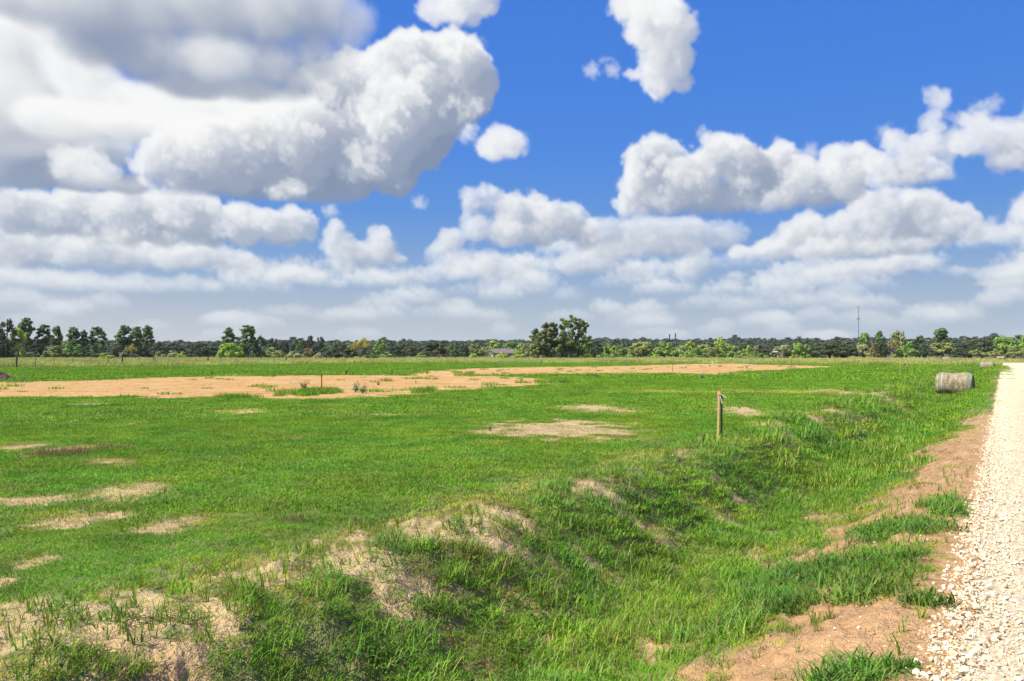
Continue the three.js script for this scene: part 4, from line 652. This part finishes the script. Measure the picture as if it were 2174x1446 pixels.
{
  const wrapMat = std(lin(.66, .62, .57), 0.95, { map: baleTexture(), bumpMap: soilBump, bumpScale: 0.06 }), hayMat = std(lin(.24, .16, .075), 0.97, { bumpMap: soilBump, bumpScale: .05 });
  const bale = (px, Z, dia, len, turn, label, sink, group) => {
    const x = (px - 1087) / F * Z, R = dia / 2, g = base('hay_bale', x, height(x, Z) - sink, -Z, turn), nu = 36, nv = 40, pos = [], uv = [], idx = [], r = createNoise2D(rngOf(px | 0));
    const rad = (u, a) => { const e = Math.abs(u - .5) * 2, round = 1 - .13 * Math.pow(clamp((e - .66) / .34), 2.4); return R * round * (1 + .03 * r(u * 3, Math.cos(a) * 1.3) + .014 * r(u * 11, a * 2) + .022 * Math.sin(u * 8 + 1.4)); };
    const at = (u, a) => { const q = rad(u, a); let y = R + q * Math.cos(a), z = q * Math.sin(a) * 1.02; if (y < .10 * dia) y = mix(.10 * dia, y, .45); return [(u - .5) * len, y - .03 * dia, z]; };
    for (let i = 0; i <= nu; i++) for (let j = 0; j <= nv; j++) { const u = i / nu, a = j / nv * 6.2832; pos.push(...at(u, a)); uv.push(u, j / nv); }
    for (let i = 0; i < nu; i++) for (let j = 0; j < nv; j++) { const a = i * (nv + 1) + j; idx.push(a, a + 1, a + nv + 2, a, a + nv + 2, a + nv + 1); }
    const b = new THREE.BufferGeometry(); b.setAttribute('position', new THREE.Float32BufferAttribute(pos, 3)); b.setAttribute('uv', new THREE.Float32BufferAttribute(uv, 2)); b.setIndex(idx); b.computeVertexNormals(); mesh('net_wrap', b, wrapMat, g);
    for (const e of [0, 1]) {                                           // rolled hay end: rings in a spiral
      const p = [], q = [], id = [], rings = 12, sg = e ? 1 : -1;
      for (let i = 0; i <= rings; i++) for (let j = 0; j <= nv; j++) { const a = j / nv * 6.2832, f = i / rings, o = at(e, a), s = f; p.push(o[0] + sg * (.035 * (1 - f) + .018 * Math.sin(f * 40 + a)) * (i === rings ? 0 : 1), mix(R - .03 * dia, o[1], s), o[2] * s); q.push(f, j / nv); }
      for (let i = 0; i < rings; i++) for (let j = 0; j < nv; j++) { const a = i * (nv + 1) + j; e ? id.push(a, a + 1, a + nv + 2, a, a + nv + 2, a + nv + 1) : id.push(a, a + nv + 2, a + 1, a, a + nv + 1, a + nv + 2); }
      const eg = new THREE.BufferGeometry(); eg.setAttribute('position', new THREE.Float32BufferAttribute(p, 3)); eg.setAttribute('uv', new THREE.Float32BufferAttribute(q, 2)); eg.setIndex(id); eg.computeVertexNormals(); mesh('hay_end', eg, hayMat, g);
    }
    return tag(g, label, 'hay bale', group ?? 'round bales along the ditch');
  };
  bale(2027, 47, 1.42, 1.86, -0.66, 'largest weathered round bale in green net wrap standing in the ditch', .03);
  bale(2096, 118, 1.32, 1.7, -0.70, 'pale round bale further along the road verge, tilted in the grass', .0);
  bale(2124.5, 205, 1.15, 1.7, -0.6, 'smallest round bale at the far end of the gravel road', -.25);
  bale(2008, 196, 1.3, 1.55, -0.5, 'pale bale half hidden in tall meadow grass behind survey stakes', .1);
}
// ------------------------------------------------------------------ survey stakes
const lathTan = std(lin(.46, .31, .15), .85), lathPink = std(lin(.72, .26, .20), .8), tapePink = std(lin(.80, .48, .44), .6, { side: THREE.DoubleSide }), tapeWhite = std(lin(.42, .36, .30), .6, { side: THREE.DoubleSide }), orange = std(lin(.78, .22, .05), .7), darkWood = std(lin(.07, .05, .035), .9), greenSteel = std(lin(.022, .035, .026), .55);
function lathGeo(w, d, h) { const s = new THREE.Shape([[-w / 2, -.2], [w / 2, -.2], [w / 2, h - .01], [w / 2 - .006, h], [-w / 2 + .006, h], [-w / 2, h - .01]].map((p) => new THREE.Vector2(...p))); const g = new THREE.ExtrudeGeometry(s, { depth: d, bevelEnabled: false }); g.translate(0, 0, -d / 2); return g; }
function ribbon(points, w) { const pos = [], idx = []; points.forEach(([x, y, z], i) => { const tw = i * .25; pos.push(x - w / 2 * Math.sin(tw), y - w / 2 * Math.cos(tw), z, x + w / 2 * Math.sin(tw), y + w / 2 * Math.cos(tw), z + .004); if (i) { const a = i * 2; idx.push(a - 2, a - 1, a + 1, a - 2, a + 1, a); } }); const g = new THREE.BufferGeometry(); g.setAttribute('position', new THREE.Float32BufferAttribute(pos, 3)); g.setIndex(idx); g.computeVertexNormals(); return g; }
{
  const place = (px, Z, turn, name) => { const x = (px - 1087) / F * Z; return base(name, x, height(x, Z), -Z, turn); };
  // the nearest lath with its dark steel post
  const a = place(1523, 16.6, -0.75, 'survey_stake'); a.rotation.z = -0.035;
  mesh('lath', lathGeo(.042, .012, .98), lathTan, a);
  const cap = mesh('painted_top', lathGeo(.046, .016, .10), lathPink, a); cap.geometry = (() => { const g = new THREE.BoxGeometry(.046, .07, .016); g.translate(0, .955, 0); return g; })();
  const knot = new THREE.TorusGeometry(.026, .008, 6, 14); knot.rotateX(Math.PI / 2); knot.translate(0, .93, 0); mesh('tape_knot', knot, tapePink, a);
  mesh('flagging_tape', ribbon([[.02, .94, .012], [.05, .88, .03], [.08, .80, .035], [.10, .74, .03]], .034), tapeWhite, a); mesh('flagging_tape', ribbon([[.02, .95, .0], [.08, .92, .02], [.14, .89, .03], [.18, .87, .03]], .026), tapeWhite, a); mesh('flagging_tape', ribbon([[-.03, .96, .012], [-.02, .92, .016], [.005, .86, .018], [.02, .82, .02]], .02), tapePink, a);
  tag(a, 'tan wooden survey lath with pink top and pale flagging tape', 'survey stake');
  const p = place(1531, 16.6, .2, 'steel_post'); const tp = teePost(1.0); tp.scale(.66, .93, .8); mesh('post', tp, greenSteel, p); tag(p, 'dark green steel post beside the pink-topped survey lath', 'post');
  // black and orange banded stake on the near pad
  const b = place(683, 40, .3, 'banded_stake'); for (const [y0, y1, m] of [[-.2, .26, darkWood], [.26, .66, orange], [.66, .80, darkWood]]) { const g = new THREE.BoxGeometry(.06, y1 - y0, .05); g.translate(0, (y0 + y1) / 2, 0); mesh(m === orange ? 'orange_band' : 'stake_wood', g, m, b); } tag(b, 'dark stake with an orange band at the edge of the orange pad', 'survey stake');
  const thin = (px, Z, h, label, mat, topMat, flag) => { const g = place(px, Z, .5 + px % 3, 'survey_stake'); mesh('lath', lathGeo(.05, .03, h * .72), mat, g); const t = new THREE.BoxGeometry(.052, h * .28, .032); t.translate(0, h * .86, 0); mesh('painted_top', t, topMat, g); if (flag) mesh('flagging_tape', ribbon([[.02, h * .93, .02], [.12, h * .85, .03], [.2, h * .76, .03]], .06), tapeWhite, g); return tag(g, label, 'survey stake'); };
  thin(1428, 82, .98, 'reddish survey stake at the near edge of the further orange pad', std(lin(.28, .13, .07), .85), std(lin(.30, .12, .06), .85));
  thin(1911, 66, .98, 'thin pale survey lath left of a flagged dark stake', lathTan, lathPink);
  thin(1926, 65, 1.06, 'pink-topped survey lath with fluttering white tape in the meadow edge', std(lin(.12, .10, .06), .85), lathPink, true);
  thin(2009, 98, .92, 'brown survey stake rising behind the largest bale', std(lin(.30, .17, .09), .85), std(lin(.34, .17, .1), .85));
  thin(2040, 120, .7, 'short yellowish lath in tall grass, one of two', lathTan, lathTan).userData.group = 'yellowish laths'; thin(2046, 118, .85, 'taller yellowish lath in tall grass, one of two', lathTan, lathTan).userData.group = 'yellowish laths';
  for (const [px, Z] of [[2041.5, 214], [2051, 214], [2066, 222], [2073.5, 222], [2163, 232]]) { const g = place(px, Z, .4, 'pin_flag'); const w = new THREE.CylinderGeometry(.012, .012, 1.35, 5); w.translate(0, .6, 0); mesh('wire_stem', w, steelDark, g); const f = new THREE.BoxGeometry(.34, .24, .006); f.translate(.17, 1.15, 0); mesh('flag', f, tapePink, g); tag(g, 'tiny pale pink marker flag on the brown field', 'flag', 'pink marker flags on the brown field'); }
}
// ------------------------------------------------------------------ broad-leaved weeds
{
  const leafG = (() => { const g = new THREE.BufferGeometry(), P = [], I = []; const prof = [[0, .02], [.2, .3], [.45, .42], [.75, .26], [1, 0]]; prof.forEach(([f, w]) => { const y = -.25 * f * f; P.push(-w * .5, y + .06 * w, f, 0, y - .03, f, w * .5, y + .06 * w, f); }); for (let i = 0; i < 4; i++) { const a = i * 3; I.push(a, a + 3, a + 4, a, a + 4, a + 1, a + 1, a + 4, a + 5, a + 1, a + 5, a + 2); } g.setAttribute('position', new THREE.Float32BufferAttribute(P, 3)); g.setIndex(I); return g; })();
  const tones = { grey: std(lin(.20, .25, .13), .7, { side: THREE.DoubleSide }), green: std(lin(.11, .19, .05), .7, { side: THREE.DoubleSide }), dark: std(lin(.05, .085, .03), .7, { side: THREE.DoubleSide }), pale: std(lin(.26, .31, .17), .7, { side: THREE.DoubleSide }) }, stemMat = std(lin(.14, .15, .07), .8);
  const weed = (px, py, hpx, wpx, tone, n, label, group) => {
    const [x, Z] = spot(px, py), h = hpx / F * Z, w = wpx / 2 / F * Z, r = rngOf(px * 7 + py), g = base('weed', x, height(x, Z), -Z, r() * 6), stems = [], leaves = [], m = new THREE.Matrix4(), e = new THREE.Euler();
    for (let s = 0; s < n; s++) { const a = s / n * 6.28 + r(), q = w * (.3 + .65 * r()), H = h * (.6 + .4 * r()), tip = [Math.cos(a) * q, H, Math.sin(a) * q]; stems.push([[[0, -.05, 0], [tip[0] * .35, H * .5, tip[2] * .35], tip], .012 + .01 * h, .005]);
      for (let k = 0; k < 11; k++) { const f = .2 + .8 * (k / 10), fx = tip[0] * f * f * .9 + tip[0] * .1 * f, fy = H * (f * .95), L = h * (.20 + .16 * r()) * (1.15 - .4 * f); const l = leafG.clone(); e.set((r() - .6) * 1.1, r() * 6.28, (r() - .5) * .6, 'YXZ'); m.makeRotationFromEuler(e).scale(new THREE.Vector3(L * 1.15, L, L)); m.setPosition(fx, fy, tip[2] * f * f); l.applyMatrix4(m); leaves.push(l); } }
    const lg = mergeGeometries(leaves); lg.computeVertexNormals(); mesh('leaves', lg, tones[tone], g); mesh('stems', limbs(1, stems), stemMat, g); return tag(g, label, 'weed', group);
  };
  weed(645, 831, 28, 32, 'grey', 6, 'bushy grey-green broad-leaved weed beside the orange-banded stake'); weed(755, 833, 30, 20, 'grey', 4, 'upright pale weed, taller of two side by side on the near pad'); weed(770, 835, 24, 34, 'grey', 5, 'spreading pale weed, wider of two side by side on the near pad');
  weed(1490, 805, 17, 20, 'pale', 6, 'round pale weed on the grass edge below the further orange pad');
  const far = 'small broad-leaved weed on the field around the orange pads', fg = 'small weeds around the orange pads';
  for (const [px, py, h, w, t] of [[1553, 797, 11, 20, 'pale'], [1618, 801, 13, 20, 'pale'], [1585, 782, 8, 12, 'pale'], [1507, 779, 7, 10, 'grey'], [1529, 779, 6, 11, 'grey'], [1264, 803, 11, 24, 'green'], [735, 796, 14, 16, 'dark'], [450, 797, 10, 12, 'dark'], [907, 795, 10, 7, 'green'], [832, 796, 11, 8, 'green'], [1108, 812, 9, 6, 'dark'], [1186, 813, 7, 9, 'green'], [803, 818, 10, 16, 'dark'], [883, 813, 6, 8, 'dark'], [1713, 828, 8, 9, 'dark'], [1795, 828, 9, 11, 'dark'], [1951, 797, 9, 10, 'green'], [1567, 770, 7, 9, 'grey'], [1850, 776, 8, 17, 'dark'], [1880, 776, 7, 15, 'dark'], [1920, 777, 7, 10, 'dark'], [1829, 806, 7, 6, 'pale'], [1420, 806, 6, 6, 'pale'], [50, 807, 13, 14, 'pale'], [24, 808, 8, 12, 'pale'], [120, 1140, 40, 44, 'green'], [1040, 915, 13, 22, 'green'], [1320, 868, 7, 12, 'dark'], [1570, 868, 6, 8, 'dark'], [1240, 833, 8, 12, 'dark'], [1080, 832, 7, 16, 'dark'], [1350, 771, 6, 8, 'grey']]) if (px !== 120) weed(px, py, h, w, t, 4, far, fg);
}
// ------------------------------------------------------------------ dirt pile
{
  const Z = 56, x = (-18 - 1087) / F * Z, g = base('dirt_pile', x, height(x, Z), -Z), nr = 22, na = 48, P = [], I = [], C = [];
  for (let i = 0; i <= nr; i++) for (let j = 0; j <= na; j++) { const f = i / nr, a = j / na * 6.2832, R = 1.55 * f * (1 + .15 * n2a(Math.cos(a) * 1.2, Math.sin(a) * 1.2)), h = 1.0 * Math.pow(1 - f, 1.05) * (1 + .2 * n2b(Math.cos(a) * f * 2, Math.sin(a) * f * 2)) + .05 * n2c(Math.cos(a) * R * 4, Math.sin(a) * R * 4) * (1 - f * .5) - (i === nr ? .1 : 0); P.push(Math.cos(a) * R, h, Math.sin(a) * R); const v = 1 + .3 * n2a(Math.cos(a) * R * 5, Math.sin(a) * R * 5 + 9); C.push(.105 * v, .055 * v, .032 * v); }
  for (let i = 0; i < nr; i++) for (let j = 0; j < na; j++) { const a = i * (na + 1) + j; I.push(a, a + 1, a + na + 2, a, a + na + 2, a + na + 1); }
  const b = new THREE.BufferGeometry(); b.setAttribute('position', new THREE.Float32BufferAttribute(P, 3)); b.setAttribute('color', new THREE.Float32BufferAttribute(C, 3)); b.setIndex(I); b.computeVertexNormals(); mesh('heap', b, std(0xffffff, .98, { vertexColors: true, side: THREE.DoubleSide }), g); tag(g, 'dark reddish-brown heap of dug earth at the end of the orange pad', 'dirt pile');
}
// ------------------------------------------------------------------ far buildings, mast, towers, cow
{
  const box = (w, h, d, x, y, z) => { const g = new THREE.BoxGeometry(w, h, d); g.translate(x, y, z); return g; };
  const gable = (w, d, h, over) => { const s = new THREE.Shape([[-d / 2 - over, 0], [d / 2 + over, 0], [d / 2 * .1, h], [-d / 2 * .1, h]].map((p) => new THREE.Vector2(...p))); const g = new THREE.ExtrudeGeometry(s, { depth: w + over * 2, bevelEnabled: false }); g.rotateY(Math.PI / 2); g.translate(-w / 2 - over, 0, 0); return g; };
  const house = (px, Z, w, wallH, roofH, d, wallC, roofC, label) => { const x = (px - 1087) / F * Z, g = base('house', x, height(x, Z), -Z, .12); mesh('wall', box(w, wallH, d, 0, wallH / 2, 0), std(lin(...wallC), .9), g); const rf = gable(w, d, roofH, .4); rf.translate(0, wallH + .003, 0); mesh('roof', rf, std(lin(...roofC), .9), g); for (const k of [-.32, .05, .36]) { const f = mesh('window', box(1.1, 1.2, .06, w * k, wallH * .55, d / 2 + .033), std(lin(.6, .6, .58), .6), g); mesh('pane', box(.9, 1.0, .02, w * k, wallH * .55, d / 2 + .075), std(lin(.03, .04, .06), .15), f); } mesh('door', box(.95, 2.0, .06, -w * .14, 1.0, d / 2 + .033), std(lin(.25, .12, .08), .6), g); return tag(g, label, 'house'); };
  house(1066, 318, 8.0, 2.3, 1.75, 7, [.30, .30, .34], [.17, .125, .12], 'pale house with a mauve-grey roof showing between light green bushes');
  house(905, 296, 3.6, 1.7, .8, 4, [.22, .11, .08], [.26, .15, .11], 'small brick-red house under the broad dark oak');
  house(1641, 322, 2.4, 2.4, .45, 3, [.34, .34, .31], [.40, .40, .36], 'small white-walled house half hidden by the far hedgerow');
  // radio mast
  const Z = 1180, x = (1823 - 1087) / F * Z, y0 = height(x, Z), top = EYE + (752 - 651) / F * Z - y0, m = base('radio_mast', x, y0, -Z), bars = [], ms = std(lin(.10, .11, .13), .7), bar = (a, b, r) => { const c = new THREE.LineCurve3(new THREE.Vector3(...a), new THREE.Vector3(...b)); return new THREE.TubeGeometry(c, 1, r, 5); }, R = .62;
  const cor = [0, 1, 2].map((k) => [Math.cos(k * 2.094 + .4) * R, Math.sin(k * 2.094 + .4) * R]);
  for (const [cx, cz] of cor) bars.push(bar([cx, 0, cz], [cx, top - 2, cz], .16));
  for (let h = 0; h < top - 5; h += 2.4) for (let k = 0; k < 3; k++) { const a = cor[k], b = cor[(k + 1) % 3]; bars.push(bar([a[0], h, a[1]], [b[0], h + 2.4, b[1]], .08)); }
  mesh('lattice', mergeGeometries(bars), ms, m);
  const plat = [], py = EYE + (752 - 677) / F * Z - y0; for (let k = 0; k < 9; k++) { const a = k * .698; plat.push(box(.35, 2.2, .25, Math.cos(a) * 1.7, py, Math.sin(a) * 1.7)); plat.push(bar([0, py, 0], [Math.cos(a) * 1.7, py, Math.sin(a) * 1.7], .1)); } mesh('antenna_panels', mergeGeometries(plat.map((g) => g.toNonIndexed())), ms, m);
  const tp = []; for (let k = 0; k < 3; k++) { const a = k * 2.094 + .2; tp.push(bar([0, top - 1, 0], [Math.cos(a) * 1.5, top - .4, Math.sin(a) * 1.5], .12)); tp.push(box(.3, 1.5, .3, Math.cos(a) * 1.5, top - .3, Math.sin(a) * 1.5).toNonIndexed()); } mesh('top_antenna', mergeGeometries(tp.map((g) => g.index ? g.toNonIndexed() : g)), ms, m);
  tag(m, 'tall thin lattice radio mast standing above the wooded ridge', 'radio mast');
  for (const [px, t] of [[1421.5, 709], [1434, 707.5]]) { const zz = 1250, xx = (px - 1087) / F * zz, yy = height(xx, zz), H = EYE + (752 - t) / F * zz - yy, g = base('silo', xx, yy, -zz), pr = [[0, 0], [1.05, 0], [1.05, H * .9], [1.2, H * .9], [1.2, H * .94], [.9, H], [0, H + .2]].map((p) => new THREE.Vector2(...p)); mesh('tower_body', new THREE.LatheGeometry(pr, 14), std(lin(.09, .10, .12), .8), g); for (let k = 1; k < 6; k++) { const hb = new THREE.TorusGeometry(1.08, .05, 5, 14); hb.rotateX(Math.PI / 2); hb.translate(0, H * .15 * k, 0); mesh('hoop', hb, ms, g); } tag(g, 'narrow dark silo standing above the wooded ridge', 'silo', 'twin silos on the ridge'); }
  // grazing cow, built as one body
  const cz = 262, cx = (1645.5 - 1087) / F * cz, cow = base('cow', cx, height(cx, cz) + .3, -cz, 0.9);
  const J = [[[-.62, 1.12, 0], [.55, 1.14, 0], .34, .36], [[.0, 1.0, 0], [.1, 1.0, 0], .40, .40], [[.6, 1.2, 0], [1.0, .82, 0], .24, .16], [[1.0, .82, 0], [1.22, .45, .02], .15, .09]];
  for (const s of [-1, 1]) { J.push([[.5, .9, .18 * s], [.52, .5, .19 * s], .15, .085], [[.52, .5, .19 * s], [.5, .05, .19 * s], .08, .065], [[-.62, 1.0, .18 * s], [-.5, .68, .2 * s], .2, .12], [[-.5, .68, .2 * s], [-.68, .45, .2 * s], .11, .08], [[-.68, .45, .2 * s], [-.66, .05, .2 * s], .075, .065], [[.98, .93, .1 * s], [.92, .98, .24 * s], .05, .03]); }
  J.push([[-.95, 1.3, 0], [-1.02, .7, 0], .04, .03]);
  const res = 64, mc = new MarchingCubes(res, std(0xffffff), false, false, 60000), sc = 1.45, ctr = [.12, .85, 0]; mc.isolation = 0;
  for (let k = 0; k < res; k++) for (let j = 0; j < res; j++) for (let i = 0; i < res; i++) { const p = [((i - res / 2) / (res / 2)) * sc + ctr[0], ((j - res / 2) / (res / 2)) * sc + ctr[1], ((k - res / 2) / (res / 2)) * sc + ctr[2]]; let s = 0; for (const [a, b, ra, rb] of J) { const d = [0, 1, 2].map((q) => b[q] - a[q]), e = [0, 1, 2].map((q) => p[q] - a[q]), t = clamp((d[0] * e[0] + d[1] * e[1] + d[2] * e[2]) / (d[0] ** 2 + d[1] ** 2 + d[2] ** 2)); s += Math.exp(-28 * (Math.hypot(e[0] - d[0] * t, e[1] - d[1] * t, e[2] - d[2] * t) - mix(ra, rb, t))); } mc.field[i + j * res + k * res * res] = Math.log(Math.max(s, 1e-9)) / 28; }
  mc.update(); const cg = new THREE.BufferGeometry(), cn = mc.count; cg.setAttribute('position', new THREE.BufferAttribute(mc.positionArray.slice(0, cn * 3).map((v, i) => v * sc + ctr[i % 3]), 3)); cg.setAttribute('normal', new THREE.BufferAttribute(mc.normalArray.slice(0, cn * 3), 3)); mesh('body', cg, std(lin(.24, .075, .035), .8), cow); tag(cow, 'red-brown cow grazing in the tall grass before the hedgerow', 'cow');
}
scene.fog = new THREE.FogExp2(new THREE.Color(0.85, 0.92, 1.0), 0.00006);
renderer.render(scene, camera);
